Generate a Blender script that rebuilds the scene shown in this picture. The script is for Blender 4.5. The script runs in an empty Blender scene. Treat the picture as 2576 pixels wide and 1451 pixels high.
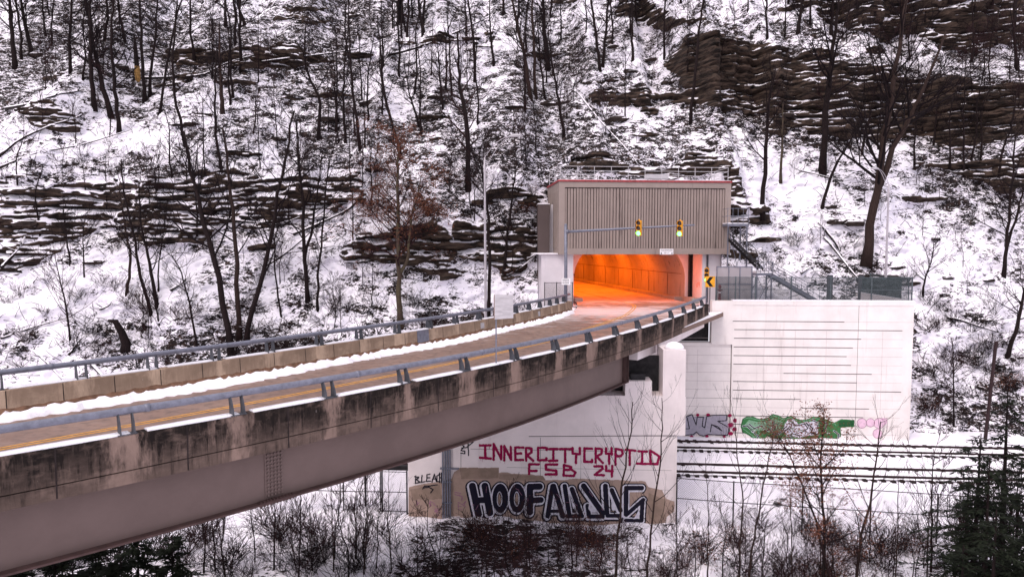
import bpy, math, random
import numpy as np
from mathutils import Vector
random.seed(11); rng = np.random.default_rng(11)
S = bpy.context.scene
R = math.radians
# ------------------------------------------------------------------ camera, sky, sun, exposure
FP = 1716.0; CX = 1288.0; CY = 725.5; PITCH = math.atan(110.5 / FP); CAMZ = 5.0
cam_d = bpy.data.cameras.new('camera'); cam = bpy.data.objects.new('camera', cam_d); S.collection.objects.link(cam)
cam_d.sensor_width = 36; cam_d.lens = FP / 2576 * 36; cam_d.clip_end = 1500; cam_d.clip_start = 0.1
cam.location = (0, 0, CAMZ); cam.rotation_euler = (math.pi / 2 - PITCH, 0, 0); S.camera = cam
SUN_EL, SUN_AZ = 58, 215
w = bpy.data.worlds.new('World'); S.world = w; w.use_nodes = True
nt = w.node_tree; bg = nt.nodes['Background']
sky = nt.nodes.new('ShaderNodeTexSky'); sky.sky_type = 'NISHITA'; sky.sun_disc = False
sky.sun_elevation = R(SUN_EL); sky.sun_rotation = R(SUN_AZ); sky.dust_density = 6; sky.air_density = 1.0; sky.ozone_density = 0.6
tint = nt.nodes.new('ShaderNodeMix'); tint.data_type = 'RGBA'; tint.inputs['Factor'].default_value = 0.72
tint.inputs['B'].default_value = (6.15, 5.88, 6.62, 1)          # thick even cloud over the clear-sky model
nt.links.new(sky.outputs[0], tint.inputs['A']); nt.links.new(tint.outputs['Result'], bg.inputs['Color'])
bg.inputs['Strength'].default_value = 0.142
sd = bpy.data.lights.new('sun', 'SUN'); sun = bpy.data.objects.new('sun', sd); S.collection.objects.link(sun)
sd.energy = 1.1; sd.angle = R(25); sd.color = (1, .90, .88)
az = R(SUN_AZ); sdir = Vector((math.sin(az) * math.cos(R(SUN_EL)), math.cos(az) * math.cos(R(SUN_EL)), math.sin(R(SUN_EL))))
sun.rotation_euler = (-sdir).to_track_quat('-Z', 'Y').to_euler(); sun.location = (0, 0, 60)
S.view_settings.view_transform = 'Standard'; S.view_settings.look = 'None'; S.view_settings.gamma = 1; S.view_settings.exposure = 0.60
S.render.engine = 'CYCLES'; S.render.resolution_x = 1024; S.render.resolution_y = 576
# ------------------------------------------------------------------ unprojecting reference points
def ray(u, v):
    a = (u - CX) / FP; b = (CY - v) / FP
    return np.array([a, math.cos(PITCH) + b * math.sin(PITCH), -math.sin(PITCH) + b * math.cos(PITCH)])
def aty(u, v, Y):
    d = ray(u, v); t = Y / d[1]; return np.array([d[0] * t, Y, CAMZ + d[2] * t])
def atz(u, v, z):
    d = ray(u, v); t = (z - CAMZ) / d[2]; return np.array([d[0] * t, d[1] * t, z])
def proj(x, y, z):
    f = y * math.cos(PITCH) - (z - CAMZ) * math.sin(PITCH); h = y * math.sin(PITCH) + (z - CAMZ) * math.cos(PITCH)
    return CX + x / f * FP, CY - h / f * FP
class Frame:                                   # a vertical plane with its own axes
    def __init__(s, ox, oy, deg): s.o = np.array([ox, oy, 0.]); a = R(deg); s.ex = np.array([math.cos(a), math.sin(a), 0]); s.ey = np.array([-math.sin(a), math.cos(a), 0])
    def w(s, a, b, c): return s.o + s.ex * a + s.ey * b + np.array([0, 0, c])
    def hit(s, u, v, b=0.):                    # pixel -> local (a, z) on the plane at depth b
        d = ray(u, v); o = np.array([0, 0, CAMZ]); t = ((s.o + s.ey * b - o) @ s.ey) / (d @ s.ey); p = o + d * t
        return (p - s.o) @ s.ex, p[2]
ID = Frame(0, 0, 0)
# ------------------------------------------------------------------ mesh builder and tagging
BASE = {}
col = S.collection
class MB:
    def __init__(s, fr=ID): s.v = []; s.f = []; s.m = []; s.fr = fr; s.mi = 0; s.uv = None
    def add(s, vs, fs, world=False):
        n = len(s.v)
        s.v += [tuple(p) if world else tuple(s.fr.w(*p)) for p in vs]
        s.f += [tuple(i + n for i in f) for f in fs]; s.m += [s.mi] * len(fs)
    def box(s, a0, a1, b0, b1, c0, c1):
        s.add([(a0,b0,c0),(a1,b0,c0),(a1,b1,c0),(a0,b1,c0),(a0,b0,c1),(a1,b0,c1),(a1,b1,c1),(a0,b1,c1)],
              [(0,3,2,1),(4,5,6,7),(0,1,5,4),(1,2,6,5),(2,3,7,6),(3,0,4,7)])
    def prism(s, pts, b0, b1):                 # polygon in (a, c), extruded along b
        n = len(pts)
        s.add([(p[0], b0, p[1]) for p in pts] + [(p[0], b1, p[1]) for p in pts],
              [tuple(range(n)), tuple(range(2*n-1, n-1, -1))] + [(i, n+i, n+(i+1) % n, (i+1) % n) for i in range(n)])
    def slab(s, pts, z0, z1):                  # polygon in (a, b), extruded along z
        n = len(pts)
        s.add([(p[0], p[1], z0) for p in pts] + [(p[0], p[1], z1) for p in pts],
              [tuple(range(n-1, -1, -1)), tuple(range(n, 2*n))] + [(i, (i+1) % n, n+(i+1) % n, n+i) for i in range(n)])
    def tube(s, pts, rad, sides=6, cap=True):
        P = [np.array(s.fr.w(*p)) for p in pts]; n = len(P)
        if not hasattr(rad, '__len__'): rad = [rad] * n
        vs = []; up = np.array([0.13, 0.31, 0.94])
        for i in range(n):
            t = P[min(i+1, n-1)] - P[max(i-1, 0)]; L = math.sqrt(t @ t) or 1; t = t / L
            if abs(t @ up) > .97: up = np.array([.9, .3, .1])
            x = np.cross(t, up); x /= math.sqrt(x @ x); y = np.cross(t, x)
            for k in range(sides):
                a = 2 * math.pi * k / sides; vs.append(P[i] + (x * math.cos(a) + y * math.sin(a)) * rad[i])
        fs = [(i*sides+k, i*sides+(k+1) % sides, (i+1)*sides+(k+1) % sides, (i+1)*sides+k) for i in range(n-1) for k in range(sides)]
        if cap: fs += [tuple(range(sides-1, -1, -1)), tuple(range((n-1)*sides, n*sides))]
        s.add(vs, fs, True)
    def lathe(s, prof, cx, cy, sides=12):      # prof list of (r, z)
        n = len(prof); vs = []
        for r, z in prof:
            for k in range(sides):
                a = 2 * math.pi * k / sides; vs.append((cx + r * math.cos(a), cy + r * math.sin(a), z))
        s.add(vs, [(i*sides+k, i*sides+(k+1) % sides, (i+1)*sides+(k+1) % sides, (i+1)*sides+k) for i in range(n-1) for k in range(sides)]
              + [tuple(range(sides-1, -1, -1)), tuple(range((n-1)*sides, n*sides))])
    def build(s, name, mats, parent=None, smooth=False):
        me = bpy.data.meshes.new(name)
        off = BASE.get(parent.name, np.zeros(3)) if parent else np.zeros(3)
        me.from_pydata([(p[0]-off[0], p[1]-off[1], p[2]-off[2]) for p in s.v], [], s.f)
        if not isinstance(mats, (list, tuple)): mats = [mats]
        for m in mats: me.materials.append(m)
        if len(mats) > 1: me.polygons.foreach_set('material_index', s.m)
        if smooth: me.polygons.foreach_set('use_smooth', [True] * len(me.polygons))
        if s.uv:
            l = me.uv_layers.new(name='UVMap'); buf = []
            for f in s.f: 
                for i in f: buf += s.uv[i]
            l.data.foreach_set('uv', buf)
        me.update(); o = bpy.data.objects.new(name, me); col.objects.link(o)
        if parent: o.parent = parent
        BASE[o.name] = off
        return o
def tag(o, label=None, cat=None, group=None, kind=None):
    if label: o['label'] = label
    if cat: o['category'] = cat
    if group: o['group'] = group
    if kind: o['kind'] = kind
    return o
def thing(name, loc, label, cat, group=None):
    o = bpy.data.objects.new(name, None); col.objects.link(o); o.location = loc; o.empty_display_size = .3
    BASE[o.name] = np.array(loc, float); return tag(o, label, cat, group)
# ------------------------------------------------------------------ materials
def newmat(name, rough=.85, spec=.3):
    m = bpy.data.materials.new(name); m.use_nodes = True; b = m.node_tree.nodes['Principled BSDF']
    b.inputs['Roughness'].default_value = rough; b.inputs['Specular IOR Level'].default_value = spec
    return m, m.node_tree, b
def N(t, typ, **kw):
    n = t.nodes.new('ShaderNode' + typ)
    for k, v in kw.items():
        if k in ('operation', 'data_type', 'blend_type', 'attribute_name', 'interpolation_type', 'wave_type', 'bands_direction', 'feature', 'use_clamp', 'noise_dimensions'): setattr(n, k, v)
        else: n.inputs[k].default_value = v
    return n
def noise(t, scale, sc3=(1,1,1), detail=5, rough=.6, coord='Object', loc=(0,0,0), dist=0):
    tc = t.nodes.new('ShaderNodeTexCoord'); mp = t.nodes.new('ShaderNodeMapping'); mp.inputs['Scale'].default_value = sc3; mp.inputs['Location'].default_value = loc
    n = t.nodes.new('ShaderNodeTexNoise'); n.inputs['Scale'].default_value = scale; n.inputs['Detail'].default_value = detail; n.inputs['Roughness'].default_value = rough; n.inputs['Distortion'].default_value = dist
    t.links.new(tc.outputs[coord], mp.inputs[0]); t.links.new(mp.outputs[0], n.inputs['Vector']); return n.outputs['Fac']
def ramp(t, src, a, b, lo=0., hi=1.):
    n = t.nodes.new('ShaderNodeMapRange'); n.interpolation_type = 'SMOOTHSTEP'
    n.inputs['From Min'].default_value = a; n.inputs['From Max'].default_value = b; n.inputs['To Min'].default_value = lo; n.inputs['To Max'].default_value = hi
    t.links.new(src, n.inputs['Value']); return n.outputs['Result']
def math2(t, op, a, b=None, clamp=False):
    n = t.nodes.new('ShaderNodeMath'); n.operation = op; n.use_clamp = clamp
    for i, x in enumerate((a, b)):
        if x is None: continue
        if isinstance(x, (int, float)): n.inputs[i].default_value = x
        else: t.links.new(x, n.inputs[i])
    return n.outputs[0]
def mix(t, fac, a, b):
    n = t.nodes.new('ShaderNodeMix'); n.data_type = 'RGBA'
    for k, x in (('A', a), ('B', b)):
        if isinstance(x, tuple): n.inputs[k].default_value = x + (1,)
        else: t.links.new(x, n.inputs[k])
    if isinstance(fac, float): n.inputs['Factor'].default_value = fac
    else: t.links.new(fac, n.inputs['Factor'])
    return n.outputs['Result']
def bump(t, b, h, dist=.02, strength=.6):
    n = t.nodes.new('ShaderNodeBump'); n.inputs['Distance'].default_value = dist; n.inputs['Strength'].default_value = strength
    t.links.new(h, n.inputs['Height']); t.links.new(n.outputs[0], b.inputs['Normal'])
def normz(t):
    g = t.nodes.new('ShaderNodeNewGeometry'); x = t.nodes.new('ShaderNodeSeparateXYZ'); t.links.new(g.outputs['Normal'], x.inputs[0]); return x.outputs['Z']
def attr(t, name):
    a = t.nodes.new('ShaderNodeAttribute'); a.attribute_name = name; return a.outputs['Fac']
SNOW = (.90, .865, .92); SNOW2 = (.84, .80, .88)
def simple(name, c, rough=.7, var=.25, scale=3., sc3=(1,1,1), metal=0., bmp=0., c2=None, spec=.12):
    m, t, b = newmat(name, rough, spec); n = noise(t, scale, sc3, 6, .65)
    c2 = c2 or tuple(x * (1 - var) for x in c)
    t.links.new(mix(t, ramp(t, n, .3, .7), c2, tuple(min(1, x * (1 + var * .5)) for x in c)), b.inputs['Base Color']); b.inputs['Metallic'].default_value = metal
    if bmp: bump(t, b, noise(t, scale * 8, sc3, 4), bmp)
    return m
def snowtop(name, c, thr0=.45, thr1=.7, c2=None, scale=3., sc3=(1,1,1), noisy=.25, rough=.9):
    m, t, b = newmat(name, rough, .2); n = noise(t, scale, sc3, 6, .65)
    base = mix(t, ramp(t, n, .35, .65), c2 or tuple(x*.5 for x in c), c)
    s = math2(t, 'ADD', normz(t), math2(t, 'MULTIPLY', math2(t, 'SUBTRACT', noise(t, 4, (1,1,1), 4), .5), noisy * 2))
    t.links.new(mix(t, ramp(t, s, thr0, thr1), base, SNOW), b.inputs['Base Color']); bump(t, b, n, .04)
    return m
M = {}
# snow with litter: shared by hillside and valley (attributes bare / rock drive coverage)
def ground_mat(name, rockcol, rockcol2, aniso):
    m, t, b = newmat(name, .9, .2)
    rock = ramp(t, math2(t, 'ADD', attr(t, 'rock'), math2(t, 'MULTIPLY', math2(t, 'SUBTRACT', noise(t, .9, (.6, .6, 1.6), 6, .7, loc=(3, 3, 3)), .5), 1.3)), .44, .54); bare = attr(t, 'bare')
    fl = noise(t, 1.2, aniso, 8, .70, dist=1.2); fl2 = noise(t, 6.0, aniso, 6, .7, loc=(7, 3, 1), dist=.5)
    big = noise(t, .18, (1, 1, 1.3), 4, .6)
    f = math2(t, 'ADD', math2(t, 'MULTIPLY', fl, .55), math2(t, 'MULTIPLY', fl2, .45))
    th = math2(t, 'ADD', math2(t, 'MULTIPLY', math2(t, 'SUBTRACT', .5, big), .36), math2(t, 'MULTIPLY', math2(t, 'SUBTRACT', bare, .5), .36))
    med = noise(t, .55, (1, 1, 1.5), 3, .6, loc=(2, 8, 5))
    th = math2(t, 'ADD', th, math2(t, 'MULTIPLY', math2(t, 'SUBTRACT', med, .5), .42))
    th = math2(t, 'MINIMUM', th, .060)
    cov = ramp(t, math2(t, 'ADD', f, th), .505, .540)                  # 1 = litter shows
    nz = normz(t)
    st = noise(t, 1.0, (.5, .5, 5), 7, .72, dist=1.0)
    pt = noise(t, .35, (1, 1, 1.6), 5, .65, loc=(9, 2, 4))
    rk_snow = ramp(t, math2(t, 'ADD', math2(t, 'ADD', math2(t, 'ADD', nz, math2(t, 'MULTIPLY', math2(t, 'SUBTRACT', .7, bare), .75)), math2(t, 'MULTIPLY', math2(t, 'SUBTRACT', st, .5), 1.5)), math2(t, 'MULTIPLY', math2(t, 'SUBTRACT', pt, .5), 2.6)), .66, .76)
    soil = mix(t, ramp(t, noise(t, 2.2, (1,1,1), 5), .45, .7), (.010, .007, .007), (.040, .023, .018))
    rockc = mix(t, ramp(t, noise(t, 1., (.5, .5, 4), 8, .75), .40, .62), rockcol, rockcol2)
    snow = mix(t, ramp(t, noise(t, .5, (1,1,1), 3), .3, .7), SNOW2, SNOW)
    slope = mix(t, cov, snow, soil); rocky = mix(t, rk_snow, rockc, snow)
    t.links.new(mix(t, rock, slope, rocky), b.inputs['Base Color'])
    bump(t, b, math2(t, 'ADD', f, math2(t, 'MULTIPLY', st, rock)), .18, .7)
    return m
M['hill'] = ground_mat('snowy_hillside_ground', (.011, .008, .007), (.085, .057, .043), (1.0, .8, 2.3))
M['valley'] = ground_mat('snowy_valley_ground', (.03, .02, .018), (.10, .07, .05), (1, 1.6, 1))
M['bark'] = simple('bark_dark', (.017, .011, .011), .95, .5, 6, (3, 3, .6), bmp=.02)
M['bark2'] = simple('bark_brown', (.036, .023, .020), .95, .45, 6, (3, 3, .6), bmp=.02)
M['bark3'] = simple('bark_greenish', (.06, .05, .03), .95, .5, 2, (1, 1, 1), c2=(.05, .032, .03))
M['twig'] = simple('twigs_dark', (.011, .007, .008), .95, .4, 2)
M['twig2'] = simple('twigs_reddish', (.028, .013, .014), .95, .4, 2)
M['leafb'] = simple('dry_brown_leaves', (.16, .065, .04), .9, .55, 5)
M['needle'] = simple('dark_needles', (.013, .017, .010), .9, .6, 4)
M['log'] = snowtop('log_with_snow', (.022, .015, .014), .05, .30)
M['rockm'] = snowtop('boulder_rock', (.04, .028, .024), .55, .75, noisy=.3)
M['snow'] = simple('snow_packed', (.90, .87, .91), .85, .10, 4, bmp=.05)
M['wood'] = simple('torn_wood', (.35, .20, .07), .9, .4, 5)
M['steel'] = simple('galvanised_steel', (.165, .17, .215), .5, .25, 7, metal=.2, spec=.4)
M['steeld'] = simple('galvanised_plate', (.075, .078, .09), .55, .3, 6, metal=.2)
M['pole'] = simple('pale_aluminium', (.40, .37, .40), .5, .15, 4, metal=.15)
M['fence'] = simple('fence_steel', (.10, .12, .13), .6, .3, 5, metal=.3)
M['fencel'] = simple('fence_steel_pale', (.5, .48, .5), .6, .2, 5, metal=.2)
M['dark'] = simple('dark_steel', (.03, .028, .03), .6, .4, 4)
M['rail'] = simple('rusty_rail', (.035, .02, .022), .6, .4, 9)
M['sleeper'] = simple('creosote_sleeper', (.03, .022, .022), .95, .5, 5)
M['grey'] = simple('signback_grey', (.45, .43, .45), .5, .2, 3, (1, 1, 5), metal=.1)
M['rust'] = simple('sign_edge_brown', (.2, .11, .08), .8, .4, 8)
M['black'] = simple('black_paint', (.012, .012, .014), .5, .2, 4)
M['yellow'] = simple('signal_yellow', (.72, .33, .03), .5, .15, 4)
M['white'] = simple('sign_white', (.8, .78, .8), .5, .05, 4)
M['redcop'] = simple('red_coping', (.30, .055, .06), .6, .3, 4)
M['redpipe'] = simple('dark_red_paint', (.16, .02, .03), .5, .3, 4)
M['yline'] = simple('yellow_road_paint', (.56, .27, .05), .7, .35, 9)
M['joint'] = simple('dark_joint', (.03, .022, .022), .95, .4, 3)  # plain dark colour of the joint strips
M['faint'] = simple('faint_joint', (.42, .36, .36), .95, .2, 3)
M['lens_off'] = simple('unlit_lens', (.03, .012, .008), .25, .2, 4, spec=.6)
def emis(name, c, s):
    m, t, b = newmat(name); b.inputs['Base Color'].default_value = c + (1,); b.inputs['Emission Color'].default_value = c + (1,); b.inputs['Emission Strength'].default_value = s; return m
M['green_on'] = emis('lit_green_lens', (.09, 1., .16), 4.5)
M['sodium'] = emis('sodium_lamp', (1., .36, .05), 14)
def screenm():
    m, t, b = newmat('grey_screen_fabric', .7); b.inputs['Base Color'].default_value = (.40, .36, .38, 1)
    tr = t.nodes.new('ShaderNodeBsdfTransparent'); mx = t.nodes.new('ShaderNodeMixShader'); mx.inputs[0].default_value = .72
    t.links.new(tr.outputs[0], mx.inputs[1]); t.links.new(b.outputs[0], mx.inputs[2]); t.links.new(mx.outputs[0], t.nodes['Material Output'].inputs[0]); return m
M['screen'] = screenm()
def screend():
    m, t, b = newmat('dark_windscreen_fabric', .8); b.inputs['Base Color'].default_value = (.035, .05, .05, 1)
    tr = t.nodes.new('ShaderNodeBsdfTransparent'); mx = t.nodes.new('ShaderNodeMixShader'); mx.inputs[0].default_value = .72
    t.links.new(tr.outputs[0], mx.inputs[1]); t.links.new(b.outputs[0], mx.inputs[2]); t.links.new(mx.outputs[0], t.nodes['Material Output'].inputs[0]); return m
M['screend'] = screend()
def concrete(name, c, stain, amount=.5, fine=12, drip=True):
    m, t, b = newmat(name, .9, .2)
    base = mix(t, ramp(t, noise(t, .8, (1, 1, 1), 5), .3, .7), tuple(x * .88 for x in c), c)
    dr = ramp(t, noise(t, 1.1, (2.4, 2.4, .16), 6, .7), .56, .72)
    base = mix(t, math2(t, 'MULTIPLY', dr, amount), base, stain)
    sp = ramp(t, noise(t, fine, (1, 1, 1), 4), .62, .75)
    base = mix(t, math2(t, 'MULTIPLY', sp, .25), base, stain)
    t.links.new(base, b.inputs['Base Color']); bump(t, b, noise(t, fine * 2, (1,1,1), 4), .01, .5); return m
M['wall'] = concrete('pale_painted_concrete', (.79, .73, .71), (.42, .35, .33), .36)
M['pierc'] = concrete('pale_pier_concrete', (.76, .68, .68), (.45, .37, .37), .30)
M['box'] = concrete('headhouse_concrete', (.30, .243, .220), (.15, .115, .105), .8, 5)
M['rib'] = concrete('ribbed_concrete', (.29, .233, .21), (.13, .10, .092), .9, 5)
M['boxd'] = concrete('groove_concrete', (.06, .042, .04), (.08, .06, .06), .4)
M['block'] = concrete('portal_block_concrete', (.66, .61, .64), (.16, .13, .13), .35)
M['pylon'] = concrete('dark_pylon_concrete', (.10, .075, .072), (.04, .03, .03), .7)
M['girder'] = simple('brown_painted_steel', (.138, .098, .089), .5, .12, .7, bmp=0)
M['girderd'] = simple('brown_painted_flange', (.07, .042, .040), .55, .25, 3)
M['dirt'] = simple('roadside_dirt', (.16, .09, .06), .95, .4, 4)
M['lining'] = concrete('tunnel_lining_concrete', (.34, .33, .31), (.035, .035, .03), 1.0, 2)
def parapet_mat(name, light, dark, dark_amt, period):
    # UV: x = metres along the bridge / post spacing (posts at integers), y = height
    m, t, b = newmat(name, .95, .08)
    uv = t.nodes.new('ShaderNodeUVMap'); sx = t.nodes.new('ShaderNodeSeparateXYZ'); t.links.new(uv.outputs[0], sx.inputs[0])
    def un(scale, sc3, loc=(0,0,0), det=6):
        mp = t.nodes.new('ShaderNodeMapping'); mp.inputs['Scale'].default_value = sc3; mp.inputs['Location'].default_value = loc
        n = t.nodes.new('ShaderNodeTexNoise'); n.inputs['Scale'].default_value = scale; n.inputs['Detail'].default_value = det; n.inputs['Roughness'].default_value = .68
        t.links.new(uv.outputs[0], mp.inputs[0]); t.links.new(mp.outputs[0], n.inputs['Vector']); return n.outputs['Fac']
    fr = math2(t, 'ABSOLUTE', math2(t, 'SUBTRACT', math2(t, 'FRACT', math2(t, 'ADD', sx.outputs['X'], .5)), .5))   # 0 at posts, .5 between
    pan = un(.55, (1, .02, 1), (21, 0, 0), 2)
    edge = math2(t, 'ADD', math2(t, 'ADD', fr, math2(t, 'MULTIPLY', math2(t, 'SUBTRACT', un(1.0, (2.4, .30, 1)), .5), 1.35)), math2(t, 'MULTIPLY', math2(t, 'SUBTRACT', pan, .5), .5))
    d1 = ramp(t, edge, .0, .17)
    low = ramp(t, math2(t, 'ADD', sx.outputs['Y'], math2(t, 'MULTIPLY', math2(t, 'SUBTRACT', un(1.6, (2.4, 1.1, 1), (3, 1, 0)), .5), 1.3)), -.35, .70)
    d = math2(t, 'MULTIPLY', d1, math2(t, 'ADD', math2(t, 'MULTIPLY', low, .44), .54))
    st = ramp(t, un(3, (7, .3, 1), (1, 5, 0), 8), .46, .72)
    d = math2(t, 'MULTIPLY', math2(t, 'ADD', math2(t, 'MULTIPLY', d, ramp(t, un(4, (6, .4, 1), (15, 5, 0), 8), .30, .50, .72, 1.)), math2(t, 'MULTIPLY', st, .32), True), dark_amt)
    base = mix(t, ramp(t, un(1.2, (1.5, .5, 1), (8, 2, 0)), .35, .65), tuple(x*.72 for x in light), light)
    c = mix(t, d, base, dark)
    d = math2(t, 'MULTIPLY', d, ramp(t, un(1.5, (2.2, 1.6, 1), (31, 7, 0), 6), .30, .52, .6, 1.))
    c = mix(t, d, base, dark)
    eff = ramp(t, un(5, (7, .5, 1), (11, 4, 0), 7), .68, .74)
    c = mix(t, math2(t, 'MULTIPLY', eff, .5), c, (.55, .48, .45))
    t.links.new(c, b.inputs['Base Color']); bump(t, b, noise(t, 9, (1,1,1), 5), .015, .5); return m
M['par_near'] = parapet_mat('weathered_parapet', (.25, .175, .145), (.014, .011, .010), 1.0, 1)
M['par_far'] = parapet_mat('tan_parapet', (.52, .385, .285), (.13, .085, .06), .6, 1)
def road_mat():
    m, t, b = newmat('worn_road_concrete', .55, .35)
    c = mix(t, ramp(t, noise(t, .35, (1, 1, 1), 5), .3, .7), (.16, .098, .076), (.225, .145, .112))
    c = mix(t, ramp(t, noise(t, 3, (1, 1, 1), 6), .45, .7), c, (.115, .075, .06))
    sn = attr(t, 'dust_and_glow'); n = noise(t, .9, (.5, 2.2, 1), 7, .7, dist=.5)
    f = ramp(t, math2(t, 'ADD', n, math2(t, 'MULTIPLY', sn, .42)), .66, .86)
    c = mix(t, math2(t, 'MULTIPLY', f, .8), c, (.60, .54, .55)); t.links.new(c, b.inputs['Base Color'])
    t.links.new(ramp(t, noise(t, 1.2, (1,1,1), 4), .3, .7, .38, .75), b.inputs['Roughness']); return m
M['road'] = road_mat()
def flat(name, c, rough=.8): return simple(name, c, rough, .15, 6)
M['g_red'] = flat('spray_paint_crimson', (.27, .008, .06)); M['g_blk'] = flat('spray_paint_black', (.014, .012, .02)); M['g_navy'] = simple('spray_paint_navy', (.010, .009, .016), .8, .5, 5, c2=(.011, .010, .024))
M['g_wht'] = flat('spray_paint_white', (.62, .60, .68)); M['g_gry'] = flat('spray_paint_silver', (.34, .32, .38)); M['g_grn'] = flat('spray_paint_green', (.045, .17, .06))
M['g_dgn'] = flat('spray_paint_dark_green', (.02, .09, .035)); M['g_lgn'] = flat('spray_paint_mint', (.20, .36, .24)); M['g_tan'] = simple('buff_cover_paint', (.36, .26, .215), .9, .15, 2)
M['g_tan2'] = simple('darker_buff_cover_paint', (.27, .195, .155), .9, .2, 2); M['g_pnk'] = flat('spray_paint_pink', (.72, .50, .62)); M['g_pur'] = flat('spray_paint_purple', (.30, .14, .22)); M['g_org'] = flat('spray_paint_orange', (.7, .15, .05))
M['g_pale'] = flat('fresh_white_cover_paint', (.80, .72, .72))
# ------------------------------------------------------------------ value noise
def vnoise(x, y, seed=0):
    r = np.random.default_rng(seed); T = r.random((256, 256)); xi = np.floor(x).astype(int); yi = np.floor(y).astype(int)
    fx = x - xi; fy = y - yi; fx = fx*fx*(3-2*fx); fy = fy*fy*(3-2*fy)
    a = T[xi & 255, yi & 255]; b = T[(xi+1) & 255, yi & 255]; c = T[xi & 255, (yi+1) & 255]; d = T[(xi+1) & 255, (yi+1) & 255]
    return (a*(1-fx)+b*fx)*(1-fy)+(c*(1-fx)+d*fx)*fy
def fbm(x, y, seed=0, o=4):
    s = 0; A = 1; T = 0
    for k in range(o): s = s + A*vnoise(x*2**k+k*17.3, y*2**k+k*9.1, seed+k); T += A; A *= .5
    return s / T
def inpoly(u, v, poly):
    r = np.zeros(np.shape(u), bool); n = len(poly)
    for i in range(n):
        x0, y0 = poly[i]; x1, y1 = poly[(i+1) % n]
        c = ((y0 > v) != (y1 > v)); r ^= c & (u < (x1-x0)*(v-y0)/((y1-y0) or 1e-9)+x0)
    return r
def grid_mesh(name, X, Y, Z, mat, keep=None, attrs={}):
    nr, nc = X.shape; co = np.stack([X, Y, Z], -1).reshape(-1, 3)
    i = np.arange(nr*nc).reshape(nr, nc); q = np.stack([i[:-1, :-1], i[:-1, 1:], i[1:, 1:], i[1:, :-1]], -1).reshape(-1, 4)
    if keep is not None: q = q[keep.reshape(-1)]
    me = bpy.data.meshes.new(name); me.vertices.add(len(co)); me.vertices.foreach_set('co', co.astype('f').ravel())
    me.loops.add(q.size); me.loops.foreach_set('vertex_index', q.astype('i').ravel()); me.polygons.add(len(q))
    me.polygons.foreach_set('loop_start', np.arange(0, q.size, 4, dtype='i'))
    try: me.polygons.foreach_set('loop_total', np.full(len(q), 4, 'i'))
    except Exception: pass
    me.update(calc_edges=True); me.polygons.foreach_set('use_smooth', np.ones(len(q), bool)); me.materials.append(mat)
    for k, a in attrs.items():
        at = me.attributes.new(k, 'FLOAT', 'POINT'); at.data.foreach_set('value', a.astype('f').ravel())
    o = bpy.data.objects.new(name, me); col.objects.link(o); return o
# ------------------------------------------------------------------ HILLSIDE
ZG = -9.4
CLIFFS = [  # outlines of the rock bands, converted to ground positions while the slope is integrated
 [(1670,150),(1720,95),(1800,85),(1900,105),(2050,120),(2200,150),(2350,185),(2576,205),(2700,210),(2700,330),(2576,335),(2400,352),(2300,330),(2130,352),(2050,338),(1950,325),(1860,300),(1790,280),(1740,245),(1700,205)],
 [(1490,238),(1600,232),(1750,240),(1745,262),(1640,268),(1560,268),(1500,268)],
 [(-100,470),(0,455),(110,490),(200,455),(300,440),(420,450),(540,440),(650,448),(760,430),(900,425),(935,470),(925,520),(850,530),(760,555),(640,560),(560,575),(500,600),(380,600),(300,575),(180,600),(120,650),(40,690),(-100,700)],
 [(875,625),(905,590),(985,585),(1060,560),(1115,590),(1145,640),(1150,690),(1110,690),(1075,640),(1010,655),(930,670)],
 [(1115,570),(1200,560),(1340,580),(1350,640),(1320,680),(1270,690),(1150,640)],
 [(1330,500),(1150,500),(1180,480),(1250,470),(1380,470),(1380,520)],
 [(1420,395),(1560,405),(1700,400),(1830,395),(1855,425),(1890,490),(1905,560),(1835,560),(1830,440),(1420,440)],
 [(2360,425),(2420,400),(2576,392),(2700,400),(2700,470),(2520,478),(2440,460),(2390,435)],
 [(410,150),(470,130),(560,140),(700,135),(830,142),(820,160),(700,165),(560,158),(450,165)],
 [(1060,105),(1150,95),(1280,98),(1200,118),(1090,128),(1020,122)],
 [(2000,-40),(2700,-40),(2700,110),(2450,120),(2250,90),(2100,60),(2020,20)],
 [(1540,20),(1600,5),(1700,30),(1760,60),(1640,60),(1560,50)],
 [(60,280),(130,270),(200,300),(180,330),(90,320)],
]
_r = random.Random(3); SMALL = [(_r.uniform(0, 2576), _r.uniform(0, 720), _r.uniform(18, 60), _r.uniform(4, 10)) for _ in range(60)]
nc, nr = 1150, 640
hx = np.linspace(-92, 96, nc); hz = np.linspace(ZG - .3, 62, nr)
RB = fbm(hx[None, :]*.22 + 3, hz[:, None]*.4, 5, 4)
Yc = np.full(nc, 51.0); HY = np.zeros((nr, nc)); RK = np.zeros((nr, nc)); dz = hz[1] - hz[0]
wu = (fbm(hx[None, :]*.35, hz[:, None]*.5, 21, 4) - .5) * 120; wv = (fbm(hx[None, :]*.35+50, hz[:, None]*.5, 31, 4) - .5) * 85
for i, z in enumerate(hz):
    HY[i] = Yc; u, v = proj(hx, Yc, z)
    mk = np.zeros(nc)
    for P in CLIFFS: mk = np.maximum(mk, inpoly(u + wu[i], v + wv[i], P).astype(float))
    for (eu, ev, ru_, rv_) in SMALL: mk = np.maximum(mk, ((u+wu[i]*.3-eu)/ru_)**2 + ((v+wv[i]*.3-ev)/rv_)**2 < 1)
    RK[i] = mk
    kern = np.ones(5)/5; mks = np.convolve(mk, kern, 'same')
    cot = (.64 if z < 11 else (.64 + min(1, (z-11)/4) * .46))
    Yc = Yc + dz * (cot * (1 - mks) * 1.02 + .10 * mks)
XX, ZZ = np.meshgrid(hx, hz)
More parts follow.
